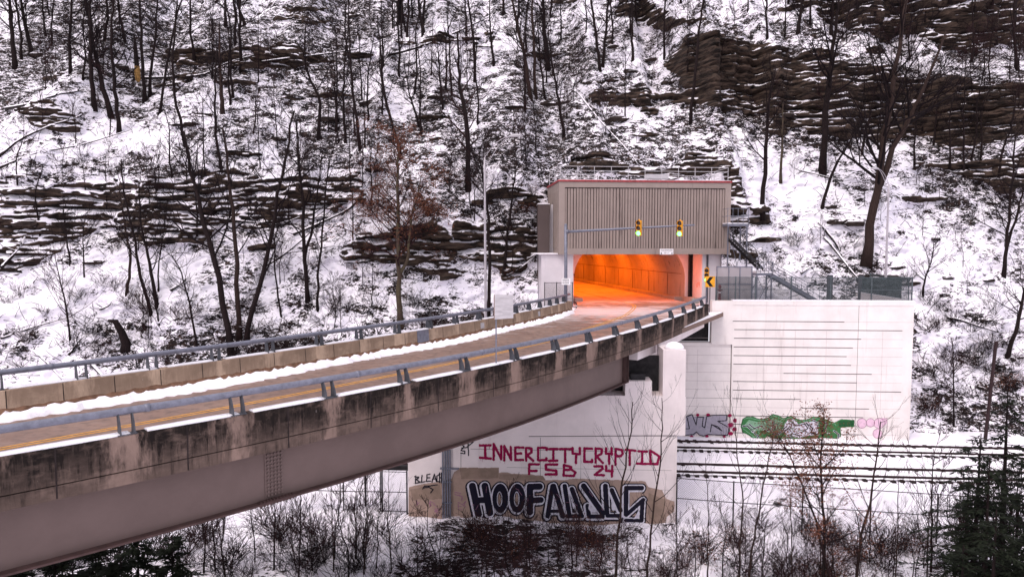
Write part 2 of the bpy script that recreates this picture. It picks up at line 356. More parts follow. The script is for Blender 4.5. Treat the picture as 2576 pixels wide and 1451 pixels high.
for _ in range(1): RK = (RK + np.roll(RK, 1, 0) + np.roll(RK, -1, 0) + np.roll(RK, 1, 1) + np.roll(RK, -1, 1)) / 5
# gentle relief, gullies, ledges in rock
HY += (fbm(XX*.10, ZZ*.12, 41, 3) - .5) * 4.0 + (fbm(XX*.5, ZZ*.7, 51, 4) - .5) * 1.3 * (1 - .6*RK) + (fbm(XX*1.6, ZZ*2.6, 71, 3) - .5) * .5
strat = ZZ * 1.05 + fbm(XX*.06, ZZ*.2, 61, 4) * 3.2 + fbm(XX*.7, ZZ*.5, 62, 3) * .7; strat2 = ZZ * 2.7 + fbm(XX*.12, ZZ*.3, 63, 4) * 4.0 + fbm(XX*1.2, ZZ*.9, 64, 3) * 1.0
saw = strat - np.floor(strat); saw2 = strat2 - np.floor(strat2)
RKn = np.clip(RK*1.2, 0, 1)
HY += RKn * (np.where(saw < .6, 0, (saw-.6)/.4) * 1.25 * np.clip(fbm(XX*.33, np.floor(strat)*3.7, 65, 5)*2.4-.75, 0, 1) + np.where(saw2 < .5, 0, (saw2-.5)/.5)*.42*np.clip(fbm(XX*.7, np.floor(strat2)*5.1, 66, 4)*2.4-.7, 0, 1) - .45
      + (fbm(XX*.7, ZZ*1.1, 67, 5)-.5)*1.5)
HY += (fbm(XX*3.1, ZZ*4.5, 73, 2) - .5) * .28
HYb = HY.copy()
U, V = proj(XX, HY, ZZ)
def surf(u, v):                               # nearest terrain vertex in the direction (u, v)
    d = (U[::2, ::2]-u)**2 + (V[::2, ::2]-v)**2; k = np.unravel_index(np.argmin(d), d.shape); i, j = k[0]*2, k[1]*2
    return np.array([XX[i, j], HY[i, j], ZZ[i, j]])
def surfx(x, z): 
    j = int(np.clip((x-hx[0])/(hx[1]-hx[0]), 0, nc-1)); i = int(np.clip((z-hz[0])/dz, 0, nr-1)); return np.array([x, HY[i, j], hz[i]])
# litter density painted where brush and leaves lie
bare = .565 + .30*(fbm(XX*.09, ZZ*.12, 81, 4) - .5)*2
for P_, am in ((0, .30), (1, .30), (2, -.30), (3, .15), (4, -.15), (5, -.2), (6, -.05), (10, -.25)): bare[inpoly(U, V, CLIFFS[P_])] += am
def spot(a, u, v, ru, rv, amt): a += amt * np.exp(-(((U-u)/ru)**2 + ((V-v)/rv)**2))
for q in [(1180,520,170,120,.22),(980,250,330,60,.14),(2300,40,350,60,.16),(1450,380,200,40,.15),(2185,690,70,45,.35),(60,620,200,90,.2),(800,880,330,40,.3),(2440,1060,180,90,.2),(1500,400,160,50,.25),(250,100,300,80,.1),
          (700,280,200,80,-.0),(2100,560,260,120,-.2),(1980,480,120,60,-.15),(2420,620,160,160,-.2),(330,720,300,120,-.2),(1600,300,120,40,-.1),(870,700,150,100,-.08),(2250,560,120,90,-.1),(1180,770,160,60,-.05)]: spot(bare, *q)
kx = (XX > 3.2) & (XX < 29.45) & (ZZ < -.15); kx |= (XX > 3.9) & (XX < 17.9) & (ZZ < 9.6); kx |= (XX > 2.3) & (XX < 4) & (ZZ < 7.9)
keep = ~(kx[:-1, :-1] | kx[1:, 1:] | kx[:-1, 1:] | kx[1:, :-1])
tag(grid_mesh('hillside', XX, HY, ZZ, M['hill'], keep, {'rock': np.clip(RK, 0, 1), 'bare': np.clip(bare, 0, 1)}), kind='structure')
# ------------------------------------------------------------------ VALLEY GROUND
gx = np.concatenate([np.linspace(-140, -26, 30), np.linspace(-25, 48, 420), np.linspace(49, 150, 30)])
gy = np.concatenate([np.linspace(-60, 14, 25), np.linspace(14.5, 54, 260)])
GX, GY = np.meshgrid(gx, gy)
near_rail = np.clip((GY - 36.5) / 3, 0, 1)
GZ = ZG + (fbm(GX*.25, GY*.3, 91, 4) - .5) * .9 * (1 - near_rail) + (fbm(GX*1.5, GY*1.5, 93, 3) - .5) * (.25 - .2*near_rail) - .05
GZ -= np.clip((31 - GY) / 30, 0, 1) * 1.5
GZ += np.exp(-((GX + 14)/7)**2 - ((GY - 27)/5)**2) * 1.0
gb = .22 + .5*(fbm(GX*.3, GY*.4, 95, 4) - .5)*2*.6
gb += .75*np.exp(-((GX-.5)/4.6)**2 - ((GY-33.6)/1.3)**2) + .5*np.exp(-((GX+2)/4)**2 - ((GY-30)/2.5)**2)*.9 + .35*np.exp(-((GX-3)/5)**2-((GY-29)/3)**2)
gb -= .35*np.clip((GY-38)/2, 0, 1); gb += .25*np.exp(-((GX-18)/4)**2-((GY-30)/2)**2)
gk = ~((GX > 2.) & (GX < 29) & (GY > 51)); 
tag(grid_mesh('valley_ground', GX, GY, GZ, M['valley'], (gk[:-1, :-1]), {'rock': np.zeros_like(GX), 'bare': np.clip(gb, 0, 1)}), kind='structure')
def gz(x, y): 
    j = int(np.argmin(abs(gx-x))); i = int(np.argmin(abs(gy-y))); return GZ[i, j]
# terrace behind the retaining wall and abutment
tx = np.linspace(3.0, 29.3, 120); ty = np.linspace(50.9, 66, 60); TX, TY = np.meshgrid(tx, ty)
TZ = -.14 + (fbm(TX*.8, TY*.8, 97, 3)-.5)*.10 - .0*TX
TZ += np.clip((TX-19)/10, 0, 1)*.55 + np.where(TX > 18.8, np.clip((TY-57)/6, 0, 1)*2., 0)
tag(grid_mesh('terrace_ground', TX, TY, TZ, M['valley'], None, {'rock': np.zeros_like(TX), 'bare': np.full(TX.shape, .55)+.25*(TX > 18.5)}), kind='structure')
# ------------------------------------------------------------------ BRIDGE PATHS
ZP = .8
near_px = [(29,1145),(410,1078),(745,1015),(1000,974.5),(1198.5,926),(1422,878.7),(1503.6,859),(1624,825.4),(1695,800),(1722,789),(1786,764)]
far_px = [(17,982),(418.7,925),(879,862.5),(1092,823),(1294,791.8),(1380,772),(1443,756)]
npt = np.array([atz(u, v, ZP)[:2] for u, v in near_px]); fpt = np.array([atz(u, v, ZP)[:2] for u, v in far_px])
def path(pt, y0, y1, n, deg=3):
    c = np.polyfit(pt[:, 1], pt[:, 0], deg); Y = np.linspace(pt[0, 1], y1, n); X = np.polyval(c, Y)
    d = np.array([X[0]-X[1], Y[0]-Y[1]]); d /= np.hypot(*d); k = np.linspace((pt[0,1]-y0)/max(.2, -d[1]), .15, 20)
    ex = np.stack([X[0]+d[0]*k, Y[0]+d[1]*k], -1); P = np.vstack([ex, np.stack([X, Y], -1)])
    s = np.concatenate([[0], np.cumsum(np.hypot(*np.diff(P, axis=0).T))]); return P, s
nP, nS = path(npt, 7.5, npt[-1, 1], 90); fP, fS = path(fpt, 12.0, fpt[-1, 1], 90)
def resamp(P, s, q): return np.stack([np.interp(q, s, P[:, 0]), np.interp(q, s, P[:, 1])], -1)
nQ = np.arange(0, nS[-1], .35); nP = resamp(nP, nS, nQ); nS = nQ
fQ = np.arange(0, fS[-1], .35); fP = resamp(fP, fS, fQ); fS = fQ
def normals(P):                                # left-hand normal (towards the road for the near line)
    t = np.gradient(P, axis=0); t /= np.hypot(t[:, 0], t[:, 1])[:, None]; return np.stack([-t[:, 1], t[:, 0]], -1), t
nN, nT = normals(nP); fN, fT = normals(fP)
def s_of(P, S_, u):                            # arclength where the line crosses column u
    uu, _ = proj(P[:, 0], P[:, 1], ZP); return float(np.interp(u, uu, S_))
n_posts = [s_of(nP, nS, u) for u in (322,602,833,1021,1175,1300,1403,1487,1554,1610,1655,1693,1725,1750,1770)]
f_posts = [s_of(fP, fS, u) for u in (211,390,550,687,811,911,1007,1088,1154,1212,1262,1305,1338,1365,1390,1408,1425)]
sp_n = float(np.median(np.diff(n_posts))); sp_f = float(np.median(np.diff(f_posts)))
n_posts = [n_posts[0]-sp_n*2, n_posts[0]-sp_n] + n_posts; f_posts = [f_posts[0]-sp_f*k for k in (3,2,1) if f_posts[0]-sp_f*k > 0] + f_posts
print('post spacing', sp_n, sp_f, 'near end', nP[-1], 'far end', fP[-1])
def sweep(P, Nn, S_, prof, name, mat, parent, posts=None, smooth=False, i0=0, i1=None, jit=None):
    mb = MB(); P = P[i0:i1]; Nn = Nn[i0:i1]; S2 = S_[i0:i1]; n = len(P); k = len(prof); mb.uv = []
    pu = np.interp(S2, posts, np.arange(len(posts))) if posts is not None else S2
    if posts is not None:
        pu = np.where(S2 < posts[0], (S2-posts[0])/(posts[1]-posts[0]), pu); pu = np.where(S2 > posts[-1], len(posts)-1+(S2-posts[-1])/2.8, pu)
    vs = []
    for i in range(n):
        for j, (o, z) in enumerate(prof):
            jo, jz = (jit(i, j) if jit else (0, 0))
            vs.append((P[i, 0]+Nn[i, 0]*(o+jo), P[i, 1]+Nn[i, 1]*(o+jo), z+jz)); mb.uv.append((float(pu[i]), z))
    fs = [(i*k+j, (i+1)*k+j, (i+1)*k+(j+1) % k, i*k+(j+1) % k) for i in range(n-1) for j in range(k)]
    fs += [tuple(range(k)), tuple(range(n*k-1, (n-1)*k-1, -1))]
    mb.add(vs, fs, True); return mb.build(name, mat, parent, smooth)
bridge = thing('road_bridge', (nP[60, 0], nP[60, 1], 0), 'curving concrete bridge on a brown steel girder, leading into the glowing tunnel', 'bridge')
# near parapet: normal points to the road
par = sweep(nP, nN, nS, [(0, .012), (0, ZP-.02), (.02, ZP), (.30, ZP), (.32, ZP-.02), (.42, .0), (.42, -.0)][:6], 'parapet', M['par_near'], bridge, n_posts); par['label'] = 'near parapet, streaked black and brown'
sweep(nP, nN, nS, [(-.0, -.30), (-.0, -.012), (.5, -.012), (.5, -.30)], 'deck_edge', M['par_near'], bridge, n_posts)
for s in [(a+b)/2 for a, b in zip(n_posts[:-1], n_posts[1:])]:
    mb = MB()
    p = resamp(nP, nS, [s])[0]; i = int(np.argmin(abs(nS-s))); t_, n_ = nT[i], nN[i]
    q = [(p - t_*.015 - n_*.004), (p + t_*.015 - n_*.004)]
    mb.add([(q[0][0], q[0][1], -.28), (q[1][0], q[1][1], -.28), (q[1][0], q[1][1], ZP-.02), (q[0][0], q[0][1], ZP-.02)], [(0, 1, 2, 3)], True)
    mb.build('expansion_joint', M['joint'], par)
def capjit(i, j):
    return ((fbm(np.array([i*.23]), np.array([j*3.3]), 7, 3)[0]-.5)*.09 if j in (0, 3) else 0, (fbm(np.array([i*.31]), np.array([j*1.3+7]), 9, 3)[0]-.5)*.035 if j in (1, 2) else 0)
# snow caps broken at the posts
def caps(P, Nn, S_, posts, parent, lo, hi, hgt):
    for a, b in zip(posts[:-1], posts[1:]):
        i0 = int(np.searchsorted(S_, a+.22)); i1 = int(np.searchsorted(S_, b-.12))+1
        if i1 - i0 > 2: sweep(P, Nn, S_, [(lo, ZP+.002), (lo+.03, ZP+hgt), (hi-.03, ZP+hgt), (hi, ZP+.002)], 'snow_cap', M['snow'], parent, None, True, i0, i1, capjit)
caps(nP, nN, nS, n_posts, par, .015, .29, .045)
far = sweep(fP, fN, fS, [(-.0, .0), (.06, ZP-.02), (.08, ZP), (.36, ZP), (.38, ZP-.02), (.38, .0)], 'parapet', M['par_far'], bridge, f_posts); far['label'] = 'far parapet, cleaner tan concrete'
caps(fP, fN, fS, f_posts, far, .10, .345, .05)
k = 0
for s in np.arange(1.0, fS[-1], 1.45):
    mb = MB()
    p = resamp(fP, fS, [s])[0]; i = int(np.argmin(abs(fS-s))); t_, n_ = fT[i], fN[i]; k += 1; hw = .012
    q0 = p - t_*hw; q1 = p + t_*hw; top = (.06-.004)
    mb.add([(q0[0]-n_[0]*.004, q0[1]-n_[1]*.004, .05), (q1[0]-n_[0]*.004, q1[1]-n_[1]*.004, .05), (q1[0]+n_[0]*top, q1[1]+n_[1]*top, ZP-.02), (q0[0]+n_[0]*top, q0[1]+n_[1]*top, ZP-.02)], [(0, 1, 2, 3)], True)
    mb.build('expansion_joint', M['joint'], far)
# steel plates fixed to the road side of the far parapet
for u, wd, hh, mm in ((1065, .85, .72, 'steel'), (1212, .35, .3, 'grey'), (1358, .3, .3, 'grey')):
    s = s_of(fP, fS, u); i = int(np.argmin(abs(fS-s))); p = fP[i]; t_, n_ = fT[i], fN[i]; mb = MB()
    c = [p - t_*wd/2, p + t_*wd/2]; z0 = .08 if hh > .5 else .35
    vs = []
    for off in (.0, -.03):
        for q, z in ((c[0], z0), (c[1], z0), (c[1], z0+hh), (c[0], z0+hh)): o = .07*z + off; vs.append((q[0]+n_[0]*o, q[1]+n_[1]*o, z))
    mb.add(vs, [(0,1,2,3),(7,6,5,4),(0,4,5,1),(1,5,6,2),(2,6,7,3),(3,7,4,0)], True); mb.build('cover_plate', M[mm], far)
# deck slab under the road
mb = MB(); nn = len(nP); ff = len(fP); fi = np.linspace(0, ff-1, nn).astype(int)
for i in range(nn-1):
    a, b = nP[i]+nN[i]*.5, nP[i+1]+nN[i+1]*.5; c, d = fP[fi[i+1]]-fN[fi[i+1]]*-.38, fP[fi[i]]+fN[fi[i]]*.38
    mb.add([(a[0],a[1],-.02),(b[0],b[1],-.02),(c[0],c[1],-.02),(d[0],d[1],-.02),(a[0],a[1],-.28),(b[0],b[1],-.28),(c[0],c[1],-.28),(d[0],d[1],-.28)], [(0,1,2,3),(7,6,5,4),(3,2,6,7)], True)
mb.build('deck_slab', M['par_near'], bridge)
# railings
def railing(P, Nn, T, S_, posts, side, label, o_off, arm, hgt=.50, r=.085, s_end=None):
    rl = MB(); se = S_[-1] if s_end is None else s_end
    q = np.arange(0, se, .5); pp = resamp(P, S_, q); nnn = np.stack([np.interp(q, S_, Nn[:, 0]), np.interp(q, S_, Nn[:, 1])], -1)
    rl.tube([(pp[i, 0]+nnn[i, 0]*(o_off), pp[i, 1]+nnn[i, 1]*(o_off), ZP+hgt) for i in range(len(q))], r, 12)
    for s in np.arange(posts[0]+.4, se, sp_n*2):   # sleeve splices
        j = int(np.argmin(abs(S_-s))); 
        if j+1 < len(P): rl.tube([(P[j,0]+Nn[j,0]*o_off, P[j,1]+Nn[j,1]*o_off, ZP+hgt), (P[j,0]+Nn[j,0]*o_off+T[j,0]*.12, P[j,1]+Nn[j,1]*o_off+T[j,1]*.12, ZP+hgt)], r*1.13, 12)
    ro = rl.build('guard_rail', M['steel'], bridge, True); ro['label'] = label
    for s in posts:
        if s < 0 or s > se - .1: continue
        j = int(np.argmin(abs(S_-s))); p = resamp(P, S_, [s])[0]; n_, t_ = Nn[j], T[j]; m = MB()
        b0 = o_off + arm
        for off in (-.14, .14):
            c = p + t_*off; prof = []
            for k in range(7):                       # curved plate
                a = k/6; o = b0 + (o_off - b0)*(a**2.2); z = ZP + .012 + (hgt-.04)*a; wd = .25 - .11*a
                prof.append((o, z, wd))
            vs = []
            for hw in (-.012, .012):
                for o, z, wd in prof:
                    for sg in (-1, 1): e = o + sg*wd/2; vs.append((c[0]+t_[0]*hw+n_[0]*e, c[1]+t_[1]*hw+n_[1]*e, z))
            fs = []
            for k in range(6): a = 2*k; fs += [(a, a+1, a+3, a+2), (14+a, 14+a+2, 14+a+3, 14+a+1), (a, a+2, 14+a+2, 14+a), (a+1, 14+a+1, 14+a+3, a+3)]
            m.add(vs, fs+[(0, 14, 15, 1), (12, 13, 27, 26)], True)
        c0 = p - t_*.2 + n_*(b0-.1); c1 = p + t_*.2 + n_*(b0-.1); c2 = c1 + n_*.2; c3 = c0 + n_*.2
        m.slab([tuple(c0), tuple(c1), tuple(c2), tuple(c3)], ZP+.002, ZP+.02)
        m.build('rail_post', M['steeld'], ro)
    return ro
railing(nP, nN, nT, nS, n_posts, 1, 'near pipe rail on curved twin plates', .22, -.12)
railing(fP, fN, fT, fS, f_posts, -1, 'far pipe rail on twin plates', .24, -.04)
# steel girders
g_end = s_of(nP, nS, 1598); ig = int(np.searchsorted(nS, g_end)); ZB = -1.70
for k, off in enumerate((.42, 3.2, 6.0)):
    g = sweep(nP, nN, nS, [(off, ZB+.03), (off, -.30), (off+.03, -.30), (off+.03, ZB+.03)], 'girder', M['girder'], bridge, None, False, 0, ig)
    if k == 0: g['label'] = 'brown steel edge girder'
    sweep(nP, nN, nS, [(off-.22, ZB-.02), (off-.22, ZB+.028), (off+.25, ZB+.028), (off+.25, ZB-.02)], 'bottom_flange', M['girderd'], g, None, False, 0, ig)
    sweep(nP, nN, nS, [(off-.2, -.335), (off-.2, -.303), (off+.23, -.303), (off+.23, -.335)], 'top_flange', M['girderd'], g, None, False, 0, ig)
    if k == 0:
        s = s_of(nP, nS, 702); # splice (seen through the girder line a little lower left)
        for s_c, in ((s-.0,),):
            i = int(np.argmin(abs(nS-s_c))); p = nP[i]; t_, n_ = nT[i], nN[i]; m = MB(); hw = .26
            a = p - t_*hw + n_*(off-.022); b = p + t_*hw + n_*(off-.022); a2 = a + n_*.02; b2 = b + n_*.02
            m.slab([tuple(a), tuple(b), tuple(b2), tuple(a2)], ZB+.10, -.42); sp_ = None
            for r_ in range(12):
                for c_ in range(5):
                    q = p + t_*(-.19 + c_*.095) + n_*(off-.022); z = ZB+.15 + r_*(1.08/11)
                    m.tube([(q[0], q[1], z), (q[0]-n_[0]*.045, q[1]-n_[1]*.045, z)], .027, 6)
            m.build('splice_plate', M['girder'], g)
            m = MB(); a = p - t_*.5 + n_*(off-.21); b = p + t_*.5 + n_*(off-.21); a2 = a+n_*.19; b2 = b+n_*.19
            m.slab([tuple(a), tuple(b), tuple(b2), tuple(a2)], ZB+.029, ZB+.045); m.slab([tuple(a), tuple(b), tuple(b+n_*.4), tuple(a+n_*.4)], ZB-.037, ZB-.021)
            
            for c_ in range(11):
                for r_ in range(2):
                    q = p + t_*(-.45+c_*.09) + n_*(off-.17+r_*.08); m.tube([(q[0], q[1], ZB+.045), (q[0], q[1], ZB+.075)], .024, 6); m.tube([(q[0], q[1], ZB-.037), (q[0], q[1], ZB-.068)], .024, 6)
            m.build('flange_splice', M['girderd'], g)
        for ds in (.06, .62):
            i = int(np.argmin(abs(nS-(g_end-ds)))); p = nP[i]; t_, n_ = nT[i], nN[i]; m = MB()
            a = p - t_*.012+n_*(off-.2); b = p+t_*.012+n_*(off-.2)
            m.slab([tuple(a), tuple(b), tuple(b+n_*.198), tuple(a+n_*.198)], ZB+.03, -.336); m.build('stiffener', M['girderd'], g)
# short concrete span over the tracks
i0 = ig+3; i1 = len(nP)
sweep(nP, nN, nS, [(.30, -.85), (.30, -.302), (.9, -.302), (.9, -.85)], 'concrete_beam', M['pierc'], bridge, None, False, i0, i1)
sweep(nP, nN, nS, [(4.3, -.85), (4.3, -.302), (4.9, -.302), (4.9, -.85)], 'concrete_beam', M['pierc'], bridge, None, False, i0, i1)
m = MB(); pa = nP[ig-1]; na = nN[ig-1]; m.slab([tuple(pa+na*.5), tuple(pa+na*.5+nT[ig-1]*.2), tuple(pa+na*7+nT[ig-1]*.2), tuple(pa+na*7)], ZB+.05, -.34); m.build('end_diaphragm', M['dark'], bridge)
# snow-covered ledge outside the parapet near the abutment
m = MB(); pts = [nP[int(np.argmin(abs(nS-s_of(nP, nS, 1715))))] + 0, np.array([15.65, 50.3]), np.array([14.3, 50.35]), nP[-1]]
m.slab([tuple(p) for p in pts], -.30, -.02); m.build('deck_ledge', M['par_near'], bridge)
c_ = np.mean(np.array([list(p) for p in pts]), axis=0)
m = MB(); m.slab([tuple(c_+(np.array(p)-c_)*.93) for p in pts], -.018, .03); m.build('snow_patch', M['snow'], bridge)
# ------------------------------------------------------------------ ROAD
TD = np.array([-.19, 1.]); TD /= np.hypot(*TD)        # tunnel direction
rr = [nP[i]+nN[i]*.425 for i in range(0, len(nP), 3)] + [np.array([14.55, 50.5]), np.array([14.9, 53]), np.array([15.05, 56])]
ll = [fP[i]-fN[i]*.003 for i in range(0, len(fP), 3)] + [np.array([4.95, 52.5]), np.array([5.3, 55])]
for k in range(0, 60, 3): rr.append(np.array([15.1, 59.5])+TD*k); ll.append(np.array([5.6, 59.0])+TD*k)
def rs(L, n):
    L = np.array(L); s = np.concatenate([[0], np.cumsum(np.hypot(*np.diff(L, axis=0).T))]); q = np.linspace(0, s[-1], n); return resamp(L, s, q)
rr = rs(rr, 300); ll = rs(ll, 300); fr_ = np.linspace(0, 1, 24)[None, :]
RX = rr[:, :1]*(1-fr_)+ll[:, :1]*fr_; RY = rr[:, 1:]*(1-fr_)+ll[:, 1:]*fr_
dust_and_glow = .55*np.exp(-((RY-51)/3.2)**2) * (1-np.clip((RX-10)/4,0,1)*.7) + .45*np.clip((RY-30)/16, 0, 1)*np.clip(1-(RY-55)/3, 0, 1) + .85*np.clip((RY-56)/4, 0, 1)  # snow dust outside; the last term paints the tunnel floor lighter as lamplit
tag(grid_mesh('road', RX, RY, np.full(RX.shape, 0.), M['road'], None, {'dust_and_glow': np.clip(dust_and_glow, 0, 1)}), kind='structure')
yl = [(0,1128.4),(419,1053),(753,990),(1000,941),(1198,901),(1390,855.6),(1518,813),(1571,795),(1592,779),(1599,767)]
yp = [atz(u, v, .004)[:2] for u, v in yl]; d0 = yp[0]-yp[1]; d0 /= np.hypot(*d0); yp = [yp[0]+d0*6]+yp; yp += [yp[-1]+TD*k for k in (5, 15, 40)]
yq = rs(yp, 200)
for _ in range(8): yq[1:-1] = (yq[:-2]+yq[1:-1]*2+yq[2:])/4
yN, yT = normals(yq); m = MB()
for off in (-.14, .06):
    vs = []; 
    for i in range(len(yq)): a = yq[i]+yN[i]*off; b = yq[i]+yN[i]*(off+.085); vs += [(a[0], a[1], .004), (b[0], b[1], .004)]
    m.add(vs, [(2*i, 2*i+2, 2*i+3, 2*i+1) for i in range(len(yq)-1)], True)
tag(m.build('centre_line', M['yline']), kind='structure')
# ploughed snow along the far parapet with a dirt line
m = MB(); vs = []; k_ = 9; n_s = len(fP)*2; sq = np.linspace(0, fS[-1]-.8, n_s); pq = resamp(fP, fS, sq); nq = np.stack([np.interp(sq, fS, fN[:, 0]), np.interp(sq, fS, fN[:, 1])], -1)
for i in range(n_s):
    wd = .66 + .16*math.sin(sq[i]*.5) + (random.random()-.5)*.26; wd *= .55 + .45*min(1, (fS[-1]-sq[i])/9)
    for j in range(k_):
        a = j/(k_-1); o = -.06 - wd*a; h = .19*math.sin(math.pi*min(1, a*1.02))**.8*(.45+1.1*random.random()) if 0 < j < k_-1 else -.01
        vs.append((pq[i, 0]+nq[i, 0]*o, pq[i, 1]+nq[i, 1]*o, h+.004))
m.add(vs, [(i*k_+j, i*k_+j+1, (i+1)*k_+j+1, (i+1)*k_+j) for i in range(n_s-1) for j in range(k_-1)], True)
tag(m.build('snow_bank', M['snow'], None, True), kind='stuff')
m = MB(); vs = []
for i in range(n_s):
    for o, h in ((.02, .24+.06*random.random()), (-.06, .17), (-.30, .01)): vs.append((pq[i, 0]+nq[i, 0]*o, pq[i, 1]+nq[i, 1]*o, h))
m.add(vs, [(i*3+j, i*3+j+1, (i+1)*3+j+1, (i+1)*3+j) for i in range(n_s-1) for j in range(2)], True)
tag(m.build('gutter_dirt', M['dirt'], None, True), kind='stuff')
# ------------------------------------------------------------------ TUNNEL PORTAL
PO = Frame(3.9, 57.0, 5.0); BW = 14.55
def pa(u, b=0.): return PO.hit(u, 640, b)[0]
zt = PO.hit(1405, 452)[1]; zb = PO.hit(1405, 640)[1]; BR = PO.hit(1836, 640)[0]
print('box', zb, zt, BR)
portal = thing('tunnel_portal', tuple(PO.w(BR/2, 0, 0)), 'concrete tunnel portal with ribbed brown headhouse over an orange-lit opening', 'tunnel portal')
m = MB(PO)
m.box(0, .5, 0, .5, zb, zt-.16); m.box(BR-.5, BR, 0, .5, zb, zt-.16); m.box(.5, BR-.5, 0, .5, zt-.62, zt-.16); m.box(.5, BR-.5, 0, .5, zb, zb+.5)
m.box(.5, BR-.5, .22, .5, zb+.5, zt-.62)
m.box(0, BR, .5, 6.9, zb, zt-.16)
hh = m.build('headhouse', M['box'], portal)
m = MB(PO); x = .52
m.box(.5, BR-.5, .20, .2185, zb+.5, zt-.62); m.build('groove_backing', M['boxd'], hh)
m = MB(PO)
while x < BR-.62:
    wd = random.uniform(.15, .21); 
    if x+wd > BR-.52: break
    m.box(x, x+wd, .05+random.uniform(0, .03), .199, zb+.503, zt-.66-random.uniform(0, .05)); x += wd + random.uniform(.045, .075)
m.build('rib_panel', M['rib'], hh)
m = MB(PO); y = .9                                    # grooves on the left flank
while y < 6.3: m.box(-.035, -.002, y, y+.16, zb+.5, zt-.9); y += .24
m.build('side_ribs', M['rib'], hh)
m = MB(PO); m.box(-.06, BR+.06, -.06, 7.0, zt-.158, zt); m.build('coping', M['redcop'], hh)
m = MB(PO); m.box(.02, BR-.02, .1, 6.9, zt+.002, zt+.05); m.build('roof_snow', M['snow'], hh)
# piers either side and headwall with the arched opening
aL0, aL1 = PO.hit(1362, 700, .5)[0], PO.hit(1442, 700, .5)[0]; aR0, aR1 = PO.hit(1766, 700, .6)[0], PO.hit(1833, 700, .6)[0]
m = MB(PO); m.box(aL0, aL1, .5, 6.8, -.6, zb-.004); o = m.build('left_abutment_block'.replace('left_', ''), M['block'], portal)
m = MB(PO); m.box(aL0-.25, aL0+.8, .35, 6.8, zb-.002, zb+.0); m.add([(aL0-.6,.3,zb+.01),(-.02,.3,zb+.01),(-.02,3,zb+.01),(aL0-.6,3,zb+.01),(aL0-.6,.3,zb+.10),(-.02,.3,zb+.10),(-.02,3,zb+.10),(aL0-.6,3,zb+.10)],[(0,3,2,1),(4,5,6,7),(0,1,5,4),(1,2,6,5),(2,3,7,6),(3,0,4,7)]); m.build('snow_ledge', M['snow'], o)
m = MB(PO); m.box(aR0, aR1, .6, 6.8, -.6, zb-.004); o = m.build('abutment_block', M['block'], portal)
m = MB(PO); ap = aR0+.42; m.tube([(ap, .52, zb-.05), (ap, .52, .0)], .085, 8); m.tube([(ap, .52, 2.9), (ap, .52, 3.0)], .15, 8); m.build('drain_pipe', M['steeld'], o)
# raster-painted orange scrawl on the reveal is added with the other graffiti
HWB = 3.1; oc = (15.1+5.45)/2
oL = PO.hit(1443, 740, HWB)[0]; oR = PO.hit(1722, 740, HWB)[0]; HC = (oL+oR)/2; HA = (oR-oL)/2
print('arch', oL, oR, PO.w(oL, HWB, 0), PO.w(oR, HWB, 0))
def arch(n=28, a=HA, b=4.0, z0=2.0, bot=-.5):
    P = [(a, bot), (a, z0)]
    for k in range(1, n): th = math.pi*k/n; P.append((a*math.cos(th), z0+b*math.sin(th)))
    return P + [(-a, z0), (-a, bot)]
A0 = arch(); m = MB(PO); ztop = 8.5
vs = []; outer = []
for (x, z) in A0:                                       # outer rectangle matched point for point
    k = max(abs(x)/(HA+2.2), (z+.5)/(ztop+.5) if z > 2 else 0, 1e-3)
    if z <= 2: outer.append((math.copysign(HA+2.2, x), z))
    else: outer.append((x/k if abs(x)/(HA+2.2) < k else math.copysign(HA+2.2, x), min(ztop, -.5+(z+.5)/k)))
n = len(A0)
for (x, z) in A0: vs.append((HC+x, HWB, z))
for (x, z) in outer: vs.append((HC+x, HWB, z))
m.add(vs, [(i, i+1, n+i+1, n+i) for i in range(n-1)]); m.build('headwall', M['block'], portal)
m = MB(PO); vs = []
R2 = [(x*1.0, z) for x, z in A0]
for bb, sc in ((HWB-.12, 1.0), (HWB-.12, 1.055), (HWB-.001, 1.055), (HWB-.001, 1.0)):
    for (x, z) in A0: vs.append((HC+x*sc, bb, 2+(z-2)*sc if z > 2 else z))
m.add(vs, [(r*n+i, r*n+i+1, ((r+1) % 4)*n+i+1, ((r+1) % 4)*n+i) for r in range(4) for i in range(n-1)]); m.build('arch_ring', M['lining'], portal) if False else None
# niche pipes on the headwall right of the arch
m = MB(PO)
for k, (da, r_) in enumerate(((.35, .09), (.62, .07), (.86, .10))): m.tube([(oR+da, HWB-.16, .3), (oR+da, HWB-.16, zb+.5)], r_, 8)
m.box(oR+.30, oR+.98, HWB-.05, HWB-.003, .3, zb+.5); m.build('cable_riser', M['dark'], portal)
m = MB(PO); m.box(oR+.0, aR0-.01, 1.2, HWB-.02, -.5, .34); m.build('kerb_block', M['lining'], portal)
# lining swept along the tunnel
Lfr = Frame(*(PO.w(HC, HWB+.0, 0)[:2]), math.degrees(math.atan2(.19, 1)))
m = MB(Lfr); NL = 34; vs = []
for k in range(NL):
    y = k*2.4 - (0 if k else .0)
    for (x, z) in A0: vs.append(tuple(PO.w(HC+x, HWB, z)) if k == 0 else tuple(Lfr.w(x, y, z)))
m.add(vs, [(k*n+i, (k+1)*n+i, (k+1)*n+i+1, k*n+i+1) for k in range(NL-1) for i in range(n-1)] + [tuple((NL-1)*n+i for i in range(n))], True)
lin = m.build('tunnel_lining', M['lining'], portal, False)
m = MB(Lfr)                                               # joints and cable ledge
for k in range(1, 16):
    y = k*4.6 - 1.3; P = arch(20, HA-.012, 3.988)[1:-1]
    m.tube([(x, y, z) for x, z in P if z > 2.3], .008, 4, False); m.box(HA-.03, HA-.002, y-.03, y+.03, .3, 2.3); m.box(-HA+.002, -HA+.03, y-.03, y+.03, .3, 2.3)
